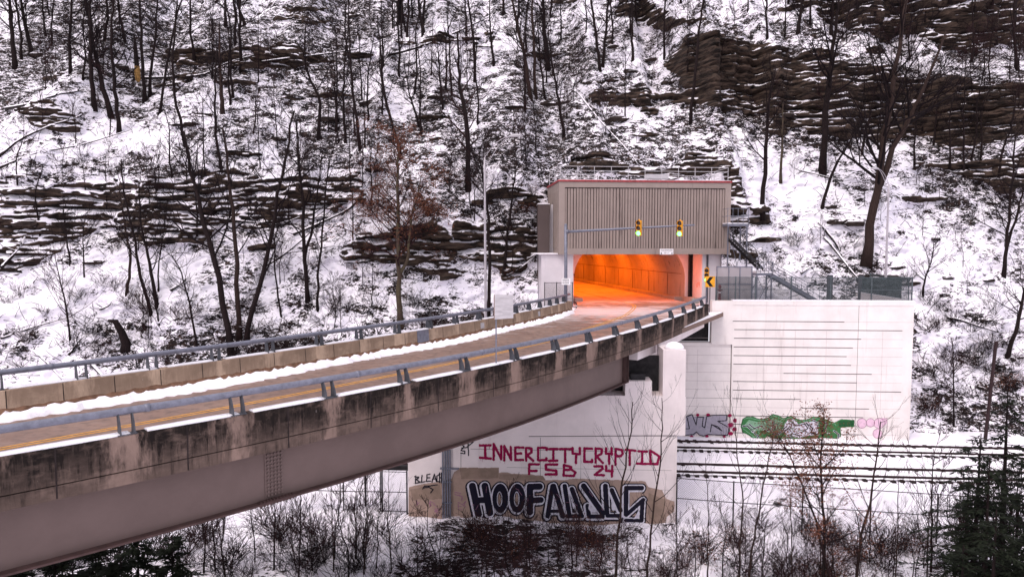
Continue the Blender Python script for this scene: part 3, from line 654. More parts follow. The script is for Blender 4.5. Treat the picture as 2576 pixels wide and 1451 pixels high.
m.tube([(HA-.03, .2, 2.35), (HA-.03, 70, 2.35)], .028, 5); m.tube([(-HA+.03, .2, 2.35), (-HA+.03, 70, 2.35)], .05, 5)
m.build('lining_joints', M['dirt'], lin)
m = MB(Lfr)
for sg in (-1, 1): m.box(min(sg*(HA-.02), sg*(HA-.75)), max(sg*(HA-.02), sg*(HA-.75)), .1, 78, -.4, .30)
m.build('walkway_kerb', M['lining'], lin)
# tunnel lamps; the pair before the arch is added to light the mouth
for k, y in enumerate((-1.6, 3, 8, 15, 23, 32, 42, 54)):
    for sg in (-1, 1):
        x = sg*2.6; z = 2.0 + 4.0*math.sqrt(1-(2.6/HA)**2) - .22 if y > 0 else zb - .002
        base = Lfr.w(x, y, z)
        ttl = thing('tunnel_lamp', tuple(base), 'orange sodium lamp in the tunnel vault, the mouth pair added', 'lamp', 'sodium lamps along the tunnel ceiling')
        m = MB(Lfr); m.box(x-.22, x+.22, y-.5, y+.5, z, z+.14); m.build('housing', M['steeld'], ttl)
        m = MB(Lfr); m.box(x-.18, x+.18, y-.45, y+.45, z-.03, z-.002) if y > 0 else m.box(x-.18, x+.18, y-.45, y+.45, z-.006, z-.002); m.build('diffuser', M['sodium'], ttl)
        ld = bpy.data.lights.new('tunnel_lamp_light', 'AREA'); ld.energy = (120 if k == 0 else 380 if k < 3 else 430 if k < 5 else 260); ld.color = (1., .125, .003); ld.size = .5; ld.shape = 'RECTANGLE'; ld.size_y = 1.0
        lo = bpy.data.objects.new('lamp_light', ld); col.objects.link(lo); lo.location = (0, 0, -.06); lo.rotation_euler = (0, R(-12*sg), 0); lo.parent = ttl
# roof railing
m = MB(PO); rt = thing('roof_railing', tuple(PO.w(0, 1, zt)), 'pale pipe railing along the flat roof of the tunnel portal', 'railing')
for z in (zt+.42, zt+.80, zt+1.15):
    rr_ = MB(PO)
    rr_.tube([(.15, .35, z), (BR-.15, .35, z), (BR-.15, 6.6, z), (.15, 6.6, z), (.15, .35, z)], .022, 5)
    rr_.build('rail', M['fencel'], rt)
def_posts = [(.15+k*(BR-.3)/10, .35) for k in range(11)] + [(.15+k*(BR-.3)/10, 6.6) for k in range(11)] + [(.15, 3.4), (BR-.15, 3.4)]
for a, b in def_posts: q = MB(PO); q.tube([(a, b, zt+.05), (a, b, zt+1.15)], .026, 5); q.build('railing_post', M['fencel'], rt)
m = MB(PO); a0 = PO.hit(1631, 430, .5)[0]; a1 = PO.hit(1686, 430, .5)[0]
m.box(a0, a1, .9, 1.7, zt+.22, zt+.62); 
for a in (a0+.15, a1-.15): m.box(a-.04, a+.04, 1.2, 1.3, zt+.05, zt+.22)
tag(m.build('roof_cabinet', M['grey'], None), 'low pale grey cabinet on the portal roof behind the railing', 'cabinet')
# pylon left of the portal
p0 = aty(1353, 520, 59.5); p1 = aty(1384, 520, 59.5); tz = aty(1370, 514, 59.5)[2]
m = MB(); m.box(p0[0], p1[0]-.05, 59.5, 64.5, -2, tz); py_ = m.build('concrete_pylon', M['pylon']); tag(py_, 'dark weathered concrete pylon standing left behind the tunnel headhouse', 'pylon')
m = MB(); m.box(p0[0]-.02, p1[0]-.03, 59.48, 64.5, tz+.002, tz+.06); m.build('snow_cap', M['snow'], py_)
# ------------------------------------------------------------------ text helper (built-in font turned into mesh)
def text_mesh(body, size, mat, parent, fr, a, b, c, ext=.002, sx=1.):
    cu = bpy.data.curves.new('t', 'FONT'); cu.body = body; cu.size = size; cu.align_x = 'CENTER'; cu.align_y = 'CENTER'; cu.extrude = ext
    to = bpy.data.objects.new('t', cu); col.objects.link(to); dg = bpy.context.evaluated_depsgraph_get()
    me = bpy.data.meshes.new_from_object(to.evaluated_get(dg)); vs = [v.co.copy() for v in me.vertices]; fs = [tuple(p.vertices) for p in me.polygons]
    bpy.data.objects.remove(to); bpy.data.meshes.remove(me); m = MB(fr); m.add([(a + v.x*sx, b - v.z, c + v.y) for v in vs], fs); return m.build('lettering', mat, parent)
# clearance sign
ca0, cz0 = PO.hit(1660, 640, -.03); ca1, cz1 = PO.hit(1694, 626, -.03)
cs = thing('clearance_sign', tuple(PO.w((ca0+ca1)/2, 0, cz0)), 'white clearance sign on the lower edge of the headhouse', 'sign')
m = MB(PO); m.box(ca0, ca1, -.035, -.005, cz0-.01, cz1); m.build('sign_panel', M['white'], cs)
cc = (ca0+ca1)/2; text_mesh('CLEARANCE', .19, M['black'], cs, PO, cc, -.038, cz1-.13, sx=.95); text_mesh("13'-1\"", .2, M['black'], cs, PO, cc, -.038, cz0+.12)
m = MB(PO)
for sg in (-1, 1): x = cc+sg*.46; m.prism([(x-.07, cz0+.04), (x+.07, cz0+.04), (x+.03, cz0+.13), (x, cz0+.21), (x-.03, cz0+.13)], -.040, -.037)
m.build('arrow', M['black'], cs)
# ------------------------------------------------------------------ PIER
PF = Frame(0, 35.2, -3.0)
def pf(u, v): return PF.hit(u, v)
pier = thing('bridge_pier', tuple(PF.w(2, .9, ZG)), 'wide pale concrete bridge pier covered in red and black graffiti', 'bridge pier')
xl, xr = pf(1027, 1250)[0], pf(1702, 1200)[0]; zl = pf(1702, 1094)[1]; xr2 = pf(1725, 1000)[0]; zs = pf(1600, 995)[1]; zst = pf(1600, 958)[1]; zc = pf(1700, 880)[1]
print('pier', xl, xr, zl, zs, zst, zc)
m = MB(PF); m.box(xl, xr, 0, 1.9, ZG-1.5, zl-.002); body = m.build('pier_wall', M['pierc'], pier)
m = MB(PF); xu = xl+1.2
m.box(xu, xr2, -.05, 1.95, zl, zs); cap = m.build('pier_cap', M['pierc'], pier)
m = MB(PF); a, b = pf(1573, 960)[0], pf(1640, 960)[0]; 
for k in (0, 1, 2, 3): m = MB(PF); m.box(a-2.9*k, b-2.9*k, -.05 if k == 0 else .1, 1.2, zs+.001, zst); m.build('bearing_pedestal', M['pierc'], pier)
for k in (0, 1, 2, 3): m = MB(PF); m.box(a-2.9*k+.3, b-2.9*k-.3, .25, .8, zst+.001, ZB-.021); m.build('bearing', M['dark'], pier)
m = MB(PF); m.box(xu+1, pf(1668, 900)[0]-.01, 1.21, 1.4, zs+.001, -.9); m.build('dark_gap_wall', M['dark'], pier)  # dark box added for the shade in the gap under the girder
m = MB(PF); a, b = pf(1668, 900)[0], pf(1725, 900)[0]; m.box(a, b, -.05, 1.95, zs+.001, zc); ck = m.build('cheek_wall', M['pierc'], pier)
m = MB(PF); vs = []; 
m.lathe([(.52, zc+.002), (.50, zc+.10), (.38, zc+.24), (.2, zc+.32), (.03, zc+.345)], (a+b)/2+.08, .55, 12); m.build('snow_mound', M['snow'], ck, True)
m = MB(PF)
for (u0, v0, u1, v1, wd) in ((1330,1098,1701,1096,.035),(1184,1129,1550,1135,.018),(1275,1175,1690,1183,.012),(1040,1215,1360,1228,.012),(1668,995,1725,996,.02),(1460,990,1500,991,.015),(1160,1265,1690,1275,.01),(1160,1225,1690,1232,.01)):
    a0, z0 = pf(u0, v0); a1, z1 = pf(u1, v1); m.add([(a0, -.003, z0), (a1, -.003, z1), (a1, -.003, z1+wd), (a0, -.003, z0+wd)], [(0, 1, 2, 3)])
for (u, v0, v1, wd) in ((1359, 1100, 1300, .02), (1159, 1140, 1300, .02), (1461, 1130, 1240, .012)):
    a0, z0 = pf(u, v0); z1 = pf(u, v1)[1]; m.add([(a0, -.0032, z0), (a0+wd, -.0032, z0), (a0+wd, -.0032, z1), (a0, -.0032, z1)], [(0, 3, 2, 1)])
m.build('form_joints', M['joint'], body)
m = MB(PF); z0 = ZG-.5
for u in (1115, 1121, 1127, 1133): a0 = pf(u, 1250)[0]; m.tube([(a0, -.10, z0), (a0, -.10, zl+1.2)], .045, 8)
a0, a1 = pf(1108, 1176)[0], pf(1155, 1176)[0]; zz = pf(1120, 1176)[1]; m.box(a0, a1, -.17, -.004, zz-.03, zz+.03); a0, a1 = pf(1112, 1215)[0], pf(1137, 1215)[0]
for v in (1210, 1262): zz = pf(1120, v)[1]; m.box(a0, a1, -.16, -.004, zz-.02, zz+.02)
m.build('conduit_pipes', M['steel'], pier)
# ------------------------------------------------------------------ raster painting of the graffiti
class Raster:
    def __init__(s, x0, y0, x1, y1, step): s.x0, s.y0, s.step = x0, y0, step; s.nx = int((x1-x0)/step); s.ny = int((y1-y0)/step); s.g = np.zeros((s.ny, s.nx), int); s.X, s.Y = np.meshgrid(x0+(np.arange(s.nx)+.5)*step, y0+(np.arange(s.ny)+.5)*step)
    def stroke(s, pts, wd, c, rag=0.):
        r = wd/2; ragn = (fbm(s.X*.05, s.Y*.05, 3, 3)-.5)*rag*2 if rag else 0
        for (x0, y0), (x1, y1) in zip(pts[:-1], pts[1:]):
            dx, dy = x1-x0, y1-y0; L = dx*dx+dy*dy or 1e-9; t = np.clip(((s.X-x0)*dx+(s.Y-y0)*dy)/L, 0, 1)
            s.g[np.hypot(s.X-x0-t*dx, s.Y-y0-t*dy) < r+ragn] = c
    def poly(s, pts, c, rag=0., only=None):
        ox = (fbm(s.X*.02, s.Y*.02, 13, 3)-.5)*rag; oy = (fbm(s.X*.02+9, s.Y*.02, 15, 3)-.5)*rag; k = inpoly(s.X+ox, s.Y+oy, pts)
        if only is not None: k &= (s.g == only)
        s.g[k] = c
    def ell(s, cx, cy, rx, ry, c): s.g[((s.X-cx)/rx)**2+((s.Y-cy)/ry)**2 < 1] = c
    def ring(s, cx, cy, r, wd, c): s.g[abs(np.hypot(s.X-cx, s.Y-cy)-r) < wd/2] = c
    def mesh(s, name, mats, parent, fr, todisp, off):
        m = MB(fr); ids = sorted(set(s.g.ravel().tolist())-{0}); 
        for j in range(s.ny):
            row = s.g[j]; ch = np.flatnonzero(np.diff(row)) + 1; st = [0, *ch.tolist(), s.nx]
            for a, b in zip(st[:-1], st[1:]):
                c = int(row[a])
                if not c: continue
                q = [fr.hit(*todisp(s.x0+x*s.step, s.y0+y*s.step)) for x, y in ((a, j+1), (b, j+1), (b, j), (a, j))]
                m.mi = ids.index(c); m.add([(p[0], -off, p[1]) for p in q], [(0, 1, 2, 3)])
        return m.build(name, [mats[c] for c in ids], parent)
c4 = lambda x, y: ((1700+x/3.68)/1.4224, (1550+y/3.68)/1.4224)
c3 = lambda x, y: ((1300+x/2.2596)/1.4224, (1500+y/2.2596)/1.4224)
c5 = lambda x, y: ((2400+x/3.22)/1.4224, (1460+y/3.22)/1.4224)
# buff cover paint
rt_ = Raster(365, 360, 2560, 870, 3)
rt_.poly([(366,600),(366,545),(420,530),(640,500),(715,478),(735,420),(785,386),(1098,388),(1100,432),(1150,425),(1200,440),(1300,438),(1450,455),(1475,490),(1620,488),(1700,478),(1900,482),(2280,500),(2310,545),(2420,570),(2450,640),(2520,660),(2515,740),(2450,790),(2440,862),(1500,846),(1200,824),(800,840),(340,846),(340,560)], 1, 12)
rt_.poly([(1100,440),(1450,460),(1470,490),(1250,492),(1100,480)], 2, 10); rt_.poly([(780,390),(1095,392),(1095,475),(790,480)], 2, 6); rt_.poly([(380,560),(620,520),(640,640),(400,650)], 2, 20); rt_.poly([(2300,600),(2440,640),(2430,840),(2310,830)], 2, 30)
rt_.poly([(700,780),(780,775),(790,840),(690,842)], 0, 10)
rt_.mesh('cover_paint', {1: M['g_tan'], 2: M['g_tan2']}, body, PF, c3, .006)
# crimson lettering
g = Raster(40, 110, 2460, 600, 3)
L = [[(62,158),(205,155)],[(130,158),(135,320)],[(65,318),(205,328)],[(245,135),(245,340)],[(245,140),(345,335),(345,165)],[(385,350),(385,165),(475,345),(470,178)],
 [(635,185),(528,182),(530,348),(632,346)],[(530,265),(608,262)],[(672,355),(670,188),(742,195),(740,250),(682,285),(765,358)],[(942,215),(945,190),(830,187),(830,350),(938,350),(938,325)],
 [(978,203),(1085,203)],[(1030,203),(1030,355)],[(975,357),(1080,357)],[(1118,203),(1258,203)],[(1185,203),(1185,378)],[(1285,190),(1285,262),(1378,272),(1378,190)],[(1330,272),(1328,385)],
 [(1540,200),(1440,195),(1438,370),(1540,372),(1540,345)],[(1588,380),(1588,195),(1670,205),(1665,262),(1600,300),(1680,385)],[(1725,192),(1725,262),(1800,272),(1795,190)],[(1765,275),(1765,396)],
 [(1848,410),(1850,200),(1930,215),(1945,260),(1920,295),(1850,300)],[(1985,212),(2110,225)],[(2038,225),(2035,410)],[(2150,232),(2260,235)],[(2200,235),(2200,395)],[(2130,395),(2400,402)],[(2310,400),(2305,222),(2425,300),(2400,398)],
 [(712,528),(712,405),(840,405)],[(712,492),(808,490)],[(1080,407),(932,408),(935,475),(1068,487),(1072,535),(930,537)],[(1265,440),(1240,475),(1172,480)],[(1172,412),(1165,552),(1300,557),(1322,510),(1265,472)],[(1172,412),(1265,440)],
 [(1572,432),(1670,430),(1680,462),(1575,542),(1695,547)],[(1725,425),(1725,490),(1810,495)],[(1805,425),(1800,562)]]
for s_ in L: g.stroke(s_, 34, 1, 5)
for x, y in [(75,330),(95,340),(150,330),(240,345),(330,350),(390,355),(450,350),(540,352),(600,350),(670,360),(760,365),(850,355),(900,360),(985,365),(1030,362),(1060,362),(1180,385),(1320,390),(1500,380),(1600,385),(1765,400),(960,550),(1000,545),(1060,545),(1200,560),(1690,552),(62,170),(190,165)]:
    g.stroke([(x, y), (x, y+random.uniform(12, 42))], 3.5, 1)
g.mesh('red_graffiti_lettering', {1: M['g_red']}, body, PF, c4, .012)
# big black and white piece
b_ = Raster(-160, 590, 2300, 1230, 4)
H = [([(-35,690),(45,1060)],92),([(130,690),(195,1040)],92),([(0,880),(170,870)],80),([(722,700),(722,1030)],88),([(722,700),(850,695)],84),([(722,880),(865,872)],78)]
A = [([(1020,690),(955,1085)],62),([(1035,690),(1155,1085)],66),([(1000,1020),(1110,1020)],46),([(1180,690),(1240,1070)],60),([(1275,730),(1400,1080)],62),([(1215,1085),(1410,1085)],56),
     ([(1430,690),(1680,1050)],74),([(1480,950),(1500,1090),(1680,1090)],58),([(1715,690),(1735,1050)],66),([(1800,745),(1915,1010)],60),([(1740,1080),(1900,1080)],50),
     ([(2195,715),(1990,715),(1985,1060)],62),([(1990,1070),(2215,870)],52),([(2205,880),(2190,1140)],56),([(1985,1140),(2195,1145)],48)]
for gr, dx in ((62, -14), (28, -8)):
    cc_ = 1 if gr == 62 else 2
    for pts, wd in H+A: b_.stroke([(x+dx, y+14 if gr == 62 else y+9) for x, y in pts], wd+gr+8, cc_); b_.stroke(pts, wd+gr, cc_)
    for ox in (332, 556): b_.ell(ox, 850, 104+gr/2, 192+gr/2, cc_); b_.ell(ox+dx, 862, 104+gr/2, 192+gr/2, cc_)
for pts, wd in H+A: b_.stroke(pts, wd, 3)
for ox in (332, 556): b_.ell(ox, 850, 104, 192, 3)
for ox in (322, 548): b_.ell(ox, 860, 36, 98, 2); b_.ell(ox, 860, 26, 86, 1); b_.ell(ox, 860, 19, 76, 4)
for pts, cc_ in (([(1042,880),(1010,985),(1085,985)], 2), ([(1240,790),(1290,985),(1330,985)], 2), ([(1490,985),(1530,1040),(1620,1040),(1500,930)], 2), ([(1790,830),(1800,1010),(1860,1010)], 2), ([(2085,1125),(2165,1110),(2165,990)], 2), ([(2035,770),(2210,770),(2110,870),(2035,970)], 0)): b_.poly(pts, cc_)
for k in range(26):
    x = random.uniform(-60, 2150); y = random.uniform(680, 1050)
    if b_.g[int((y-590)/4), int((x+160)/4)] == 3: b_.stroke([(x, y), (x+random.uniform(-40, 60), y+random.uniform(-30, 80))], 5, 5)
b_.stroke([(545,1040),(548,1125)], 9, 1)
b_.mesh('bubble_graffiti_lettering', {1: M['g_blk'], 2: M['g_wht'], 3: M['g_navy'], 4: M['g_tan'], 5: M['g_pur']}, body, PF, c4, .012)
# small black tags
t_g = Raster(366, 180, 900, 830, 3)
T = [[(425,455),(420,515)],[(415,460),(450,465),(430,485),(460,505),(420,515)],[(475,450),(470,505),(500,500)],[(540,440),(515,445),(512,500),(545,495)],[(515,470),(540,468)],[(555,505),(575,440),(590,500)],[(560,480),(590,478)],[(620,440),(595,455),(595,500),(620,500)],[(618,430),(615,510)],[(632,430),(632,510)],[(615,470),(632,470)],
     [(480,560),(495,535),(540,535),(600,525)],[(490,550),(530,545),(565,565),(545,590)],[(790,200),(815,215),(790,250),(820,255),(820,275),(788,270)],[(848,190),(850,290)],[(795,230),(835,225),(890,180)]]
for s_ in T[:14]: t_g.stroke(s_, 9, 1)
t_g.mesh('black_tag_lettering', {1: M['g_blk']}, body, PF, c3, .017)
t_g = Raster(366, 180, 900, 830, 3)
for s_ in T[14:]: t_g.stroke(s_, 9, 1)
t_g.mesh('black_scrawl', {1: M['g_blk']}, body, PF, c3, .017)
t_g = Raster(366, 180, 900, 830, 3)
for k in range(16):
    x, y = random.choice([(560, 690), (770, 620), (800, 690), (430, 660), (600, 740)]); p = [(x+random.uniform(-35, 35), y+random.uniform(-35, 35)) for _ in range(3)]; t_g.stroke(p, 5, 1)
t_g.mesh('faded_scrawl', {1: M['g_pur']}, body, PF, c3, .018)
# ------------------------------------------------------------------ RETAINING WALL
WF = Frame(12.6, 50.6, -3.5)
def wf(u, v): return WF.hit(u, v)
wl = wf(1843, 800)[0]; wr = wf(2300, 760)[0]; wt = wf(1843, 755)[1]; wlo = wf(1730, 1000)[0]; wj = wf(1841, 900)[0]; wtl = wf(1790, 862)[1]
print('wall', wl, wr, wt, wtl)
rw = thing('retaining_wall', tuple(WF.w((wl+wr)/2, 0, ZG)), 'tall pale retaining wall with thin horizontal joints and green graffiti beside the railway', 'retaining wall')
m = MB(WF); m.box(wl, wr, -.02, .55, ZG-1, wt-.35); m.box(wl-.0, wr+.05, -.05, .58, wt-.348, wt-.05); wb = m.build('wall_panel', M['wall'], rw)
m = MB(WF); m.box(wr-.52, wr+.02, .552, 9, ZG-1, wt-.06); m.build('return_wall', M['wall'], rw)
m = MB(WF); m.box(wl-.02, wr+.06, -.06, .6, wt-.048, wt+.03); m.build('snow_cap', M['snow'], rw)
m = MB(WF); m.box(-9.5, wl-.005, .05, .7, ZG-1, wtl); ab = m.build('abutment_wall', M['wall'], rw)
a0 = wf(1790, 800)[0]; m = MB(WF); m.box(a0, wl-.006, -.06, .6, wtl+.002, wt-.05); m.box(a0-.0, wl-.006, -.10, .62, wtl-.1, wtl+.001) ; m.build('end_block', M['wall'], rw)
m = MB(WF); m.box(-8, a0-.02, .8, 1.2, wtl, -.33); m.build('dark_gap_wall', M['dark'], rw)
m = MB(WF); m.mi = 0
zk = wf(1900, 829)[1]; dzk = .647
for k in range(-1, 13):
    z = wf(1900, 808)[1] if k == -1 else zk - k*dzk
    x = wl+.12 if k >= 0 else wl
    while x < wr-.7:
        L_ = random.uniform(1.5, 5.5); m.mi = 0 if (random.random() < .93 and x < wr-5.2) else 1; e_ = min(x+L_, wr-.7 if k >= 0 else wr); h_ = .05 if m.mi == 0 else .016
        m.box(x, e_, -.0225 if k >= 0 else -.0225, -.0205, z-h_/2, z+h_/2); x = e_
for u, mi, wd in ((1921, 1, .015), (1999, 1, .015), (2077, 1, .015), (2156, 0, .022), (2218, 1, .015)):
    a = wf(u, 900)[0]; m.mi = mi
    z1_ = wt-.36 if mi == 0 else zk
    m.box(a, a+wd, -.0245, -.0228, ZG, z1_)
m.build('form_joints', [M['joint'], M['faint']], wb)
m = MB(WF)
for k in range(1, 12): z = zk-k*dzk; m.mi = 1 if k < 7 else (k % 2); m.box(wlo-6, wl-.05, .047, .0485, z-.01, z+.01)
m.mi = 0; m.box(wl-.06, wl-.02, .045, .0485, ZG, wtl); m.mi = 1; a = wf(1755, 900)[0]; m.box(a, a+.015, .0445, .0465, ZG, wtl-.5)
m.build('form_joints', [M['joint'], M['faint']], ab)
# graffiti on the wall
j = Raster(150, 50, 760, 355, 3)
for q in ((310,75,20),(430,75,22),(680,82,24),(240,328,22),(415,322,20),(615,325,18),(690,290,28),(690,190,34),(740,140,26),(735,240,26)): j.ell(q[0], q[1], q[2], q[2]*.8, 3)
j.poly([(165,100),(245,70),(270,95),(470,95),(490,78),(645,78),(655,150),(668,240),(655,308),(440,300),(380,318),(300,280),(270,312),(165,308)], 2)
for s_ in [[(165,100),(245,70),(292,190),(305,98),(375,98)],[(375,98),(362,205),(392,222),(412,100)],[(412,95),(490,78),(650,78),(640,140),(540,148),(660,215),(668,250),(655,308),(440,302)],[(470,185),(590,258),(540,210),(470,185),(455,270)],[(190,110),(215,235),(175,235)],[(165,308),(260,300),(295,270),(330,305),(375,318),(440,298)]]: j.stroke(s_, 11, 1)
for q in ((740,140,24),(735,240,26),(680,200,30)): j.ring(q[0], q[1], q[2], 5, 4)
j.mesh('silver_graffiti', {1: M['g_blk'], 2: M['g_gry'], 3: M['g_red'], 4: M['g_pur']}, rw, WF, c5, .027)
j = Raster(790, 60, 2520, 420, 3)
out = [(815,210),(835,130),(880,98),(960,105),(1050,128),(1130,110),(1180,72),(1240,85),(1300,118),(1380,95),(1440,120),(1500,140),(1580,130),(1640,98),(1700,110),(1800,135),(1880,165),(1960,130),(2105,138),(2105,212),(1950,225),(1955,320),(1900,345),(1700,330),(1560,345),(1480,370),(1380,350),(1300,335),(1250,392),(1200,350),(1120,315),(1020,382),(960,345),(900,300),(840,280)]
j.poly([(1555+(x-1555)*1.015, 225+(y-225)*1.06) for x, y in out], 1, 10); j.poly(out, 2, 10)
for p in ([(840,200),(900,130),(1000,150),(1120,150),(1180,110),(1290,160),(1270,260),(1180,290),(1060,250),(960,270)],): j.poly(p, 3, 20)
j.poly([(1290,250),(1340,130),(1420,130),(1470,180),(1600,150),(1700,150),(1690,300),(1600,310),(1480,340),(1340,320)], 4, 16)
j.poly([(1930,145),(2100,142),(2100,208),(1935,215)], 1, 8)
for s_ in [[(830,205),(880,200),(960,280),(1010,320),(990,350)],[(900,180),(960,230),(1050,200),(1090,265),(1140,240)],[(1130,130),(1180,160),(1160,260)],[(1180,290),(1240,300),(1290,250),(1340,200)],[(1300,260),(1360,230),(1400,290),(1480,310),(1490,350)],[(1380,150),(1440,200),(1540,180),(1580,230),(1500,280)],[(1560,170),(1640,230),(1610,280),(1700,300)],[(1330,330),(1400,345)],[(1620,130),(1700,170),(1680,240)],[(1880,260),(1935,300),(1930,340)],[(1740,150),(1800,180),(1780,240)]]: j.stroke(s_, 19, 4); j.stroke(s_, 12, 5)
for k in range(34):
    x, y = random.uniform(850, 1850), random.uniform(120, 320); a_ = random.uniform(0, 6.28); P_ = [(x, y)]
    for q_ in range(4): a_ += random.uniform(.4, 1.1)*(1 if k % 2 else -1); P_.append((P_[-1][0]+26*math.cos(a_), P_[-1][1]+18*math.sin(a_)))
    if j.g[min(j.ny-1, int((y-60)/3)), int((x-790)/3)]: j.stroke(P_, 6, random.choice((1, 3, 3, 4, 5)))
for s_ in [[(1195,170),(1230,180),(1225,250)],[(1210,200),(1200,250)]]: j.stroke(s_, 6, 5)
for s_ in [[(840,120),(900,108),(1040,140),(1120,125),(1180,82),(1300,130),(1380,105),(1470,148),(1590,140),(1650,108),(1790,150)],[(830,230),(950,320),(1010,370),(1040,330)],[(1250,385),(1290,330),(1420,355)]]: j.stroke(s_, 6, 3)
for x, y, r_ in ((2200,172,56),(2300,165,48),(2400,172,60),(2380,290,52),(2450,150,45)): j.ell(x, y, r_*.93, r_*.93, 7); 
for x, y, r_ in ((2200,172,56),(2300,165,48),(2400,172,60),(2380,290,52)): j.ring(x, y, r_, 5, 6)
j.stroke([(2430,128),(2492,115),(2492,230)], 6, 6)
j.mesh('green_wildstyle_graffiti', {1: M['g_dgn'], 2: M['g_grn'], 3: M['g_lgn'], 4: M['g_wht'], 5: M['g_blk'], 6: M['g_pur'], 7: M['g_pnk']}, rw, WF, c5, .027)
# scrawl on the portal reveal
fr_rev = Frame(*(PO.w(aR0-.003, .6, 0)[:2]), 95.0); m = MB(fr_rev)
for s_ in ([(.5,1.3),(.5,1.7),(.8,1.7),(.8,1.5),(.5,1.5)], [(1.0,1.7),(1.0,1.3),(1.3,1.3),(1.3,1.55)]):
    m.tube([(a, 0, z) for a, z in s_], .025, 4)
m.build('orange_scrawl', M['g_org'], portal)
# ------------------------------------------------------------------ RAILWAY
RF = Frame(11.84, 0, -4.6)
for k, (yf, yn, lab) in enumerate(((49.0, 47.45, 'farther railway track, two dark rails half buried in snow below the pale wall'), (43.75, 42.2, 'nearer railway track, two dark rails half buried in snow'))):
    TF = Frame(11.84, (yf+yn)/2, -4.6); tr = thing('railway_track', tuple(TF.w(8, 0, ZG)), lab, 'railway track', 'parallel railway tracks')
    hg = (yf-yn)/2
    for sg in (-1, 1):
        m = MB(TF); y = sg*hg
        m.box(-34, 36, y-.036, y+.036, ZG+.0, ZG+.17); m.box(-34, 36, y-.075, y+.075, ZG-.05, ZG+.03); m.box(-34, 36, y-.02, y+.02, ZG+.03, ZG+.13); m.v = m.v; m.build('rail', M['rail'], tr)
    x = -16
    sl = MB(TF); sl.box(0, .23, -1.35, 1.35, ZG-.14, ZG+.04); first = None
    for q in range(92):
        xx = -16 + q*.56 + random.uniform(-.03, .03); m = MB(TF); e_ = random.uniform(0, .12)
        m.box(xx, xx+.24, -1.36-e_, 1.36, ZG-.12, ZG+.055+random.uniform(-.03, .02)); m.build('sleeper', M['sleeper'], tr)
    # snow between and beside the rails, burying the sleepers except at their near ends
    def strip(y0, y1, z, seed, sx0=-34, sx1=36):
        sx = np.linspace(sx0, sx1, 480); sy = np.linspace(y0, y1, 8); SX, SY = np.meshgrid(sx, sy); ed = np.minimum(np.arange(8), np.arange(8)[::-1])[:, None]/3.5
        SZ = z + (fbm(SX*2.2, SY*2.5, seed, 3)-.5)*.05 - (1-np.clip(ed, 0, 1))*.05; W = TF.o[None, None, :]+SX[..., None]*TF.ex+SY[..., None]*TF.ey
        tag(grid_mesh('snow_strip', W[..., 0], W[..., 1], SZ, M['snow']), kind='stuff')
    strip(-hg+.10, hg-.10, ZG+.10, 201+k); strip(hg+.09, hg+1.0, ZG+.09, 205+k) if k else None; strip(-hg-.38, -hg-.08, ZG+.095, 211+k)
# ------------------------------------------------------------------ FENCES
def chain(m, p0, p1, h, sp=.11, th=.006):
    p0 = np.array(p0, float); p1 = np.array(p1, float); d = p1-p0; L = np.hypot(d[0], d[1]); d = d/L; k = -h
    while k < L:
        for sg in (1, -1):
            a = max(0, k); b = min(L, k+h)
            if b <= a: continue
            za, zb_ = (a-k, b-k) if sg == 1 else (h-(a-k), h-(b-k))
            m.tube([p0+d*a+np.array([0, 0, za]), p0+d*b+np.array([0, 0, zb_])], th, 3, False)
        k += sp
def fence(label, cat, pts, z_of, h, mat, group=None, rails=(1.0,), sp=.11, th=.006, pr=.035, posts=None):
    root = thing('chain_link_fence', (pts[0][0], pts[0][1], z_of(*pts[0])), label, cat, group)
    P3 = [np.array([x, y, z_of(x, y)]) for x, y in pts]; m = MB(); 
    for a, b in zip(P3[:-1], P3[1:]): chain(m, a, b, h, sp, th)
    m.build('mesh_panel', mat, root)
    for r_ in rails: m = MB(); m.tube([p+np.array([0, 0, h*r_]) for p in P3], .022, 5); m.build('rail', mat, root)
    for p in P3: q = MB(); q.tube([p+np.array([0, 0, -.3]), p+np.array([0, 0, h+.05])], pr, 6); q.build('fence_post', mat, root)
    return root
# on top of the retaining wall
za = wt+.0; top = WF.hit(2000, 697, .3)[1]
fp = [tuple(WF.w(WF.hit(u, 740, .3)[0], .3, 0)[:2]) for u in (1801, 1850, 1900, 1990, 2089, 2192, 2294)]
fence('dark green chain link fence on top of the pale retaining wall', 'fence', fp, lambda x, y: wt-.02, top-wt, M['fence'], rails=(1.0, .47), sp=.09, th=.010, pr=.045)
e0 = WF.w(wr-.25, .35, 0); e1 = WF.w(wr-.25, 6.5, 0)
fence('chain link return fence at the right end of the retaining wall', 'fence', [tuple(e0[:2]), tuple(e1[:2])], lambda x, y: wt-.02, top-wt, M['fence'], rails=(1.0,))
m = MB(WF); a0 = wf(2180, 740)[0]; m.box(a0, wr-.55, .75, .77, wt+.0, top-.05); so = m.build('windscreen_panel', M['screend']); tag(so, 'dark windscreen fabric behind the fence at the right end of the wall', 'screen')
m = MB(WF); m.prism([(a0-.1, -.2), (wr-.3, -.2), (wr-.3, wt+.05), (a0-.1, wt+.55)], .62, .72); lo_ = m.build('low_concrete_wall', M['pierc']); tag(lo_, 'low sloping concrete kerb wall topped with snow behind the fence', 'wall')
m = MB(WF); m.prism([(a0-.1, wt+.552), (wr-.3, wt+.052), (wr-.3, wt+.09), (a0-.1, wt+.60)], .60, .74); m.build('snow_cap', M['snow'], lo_)
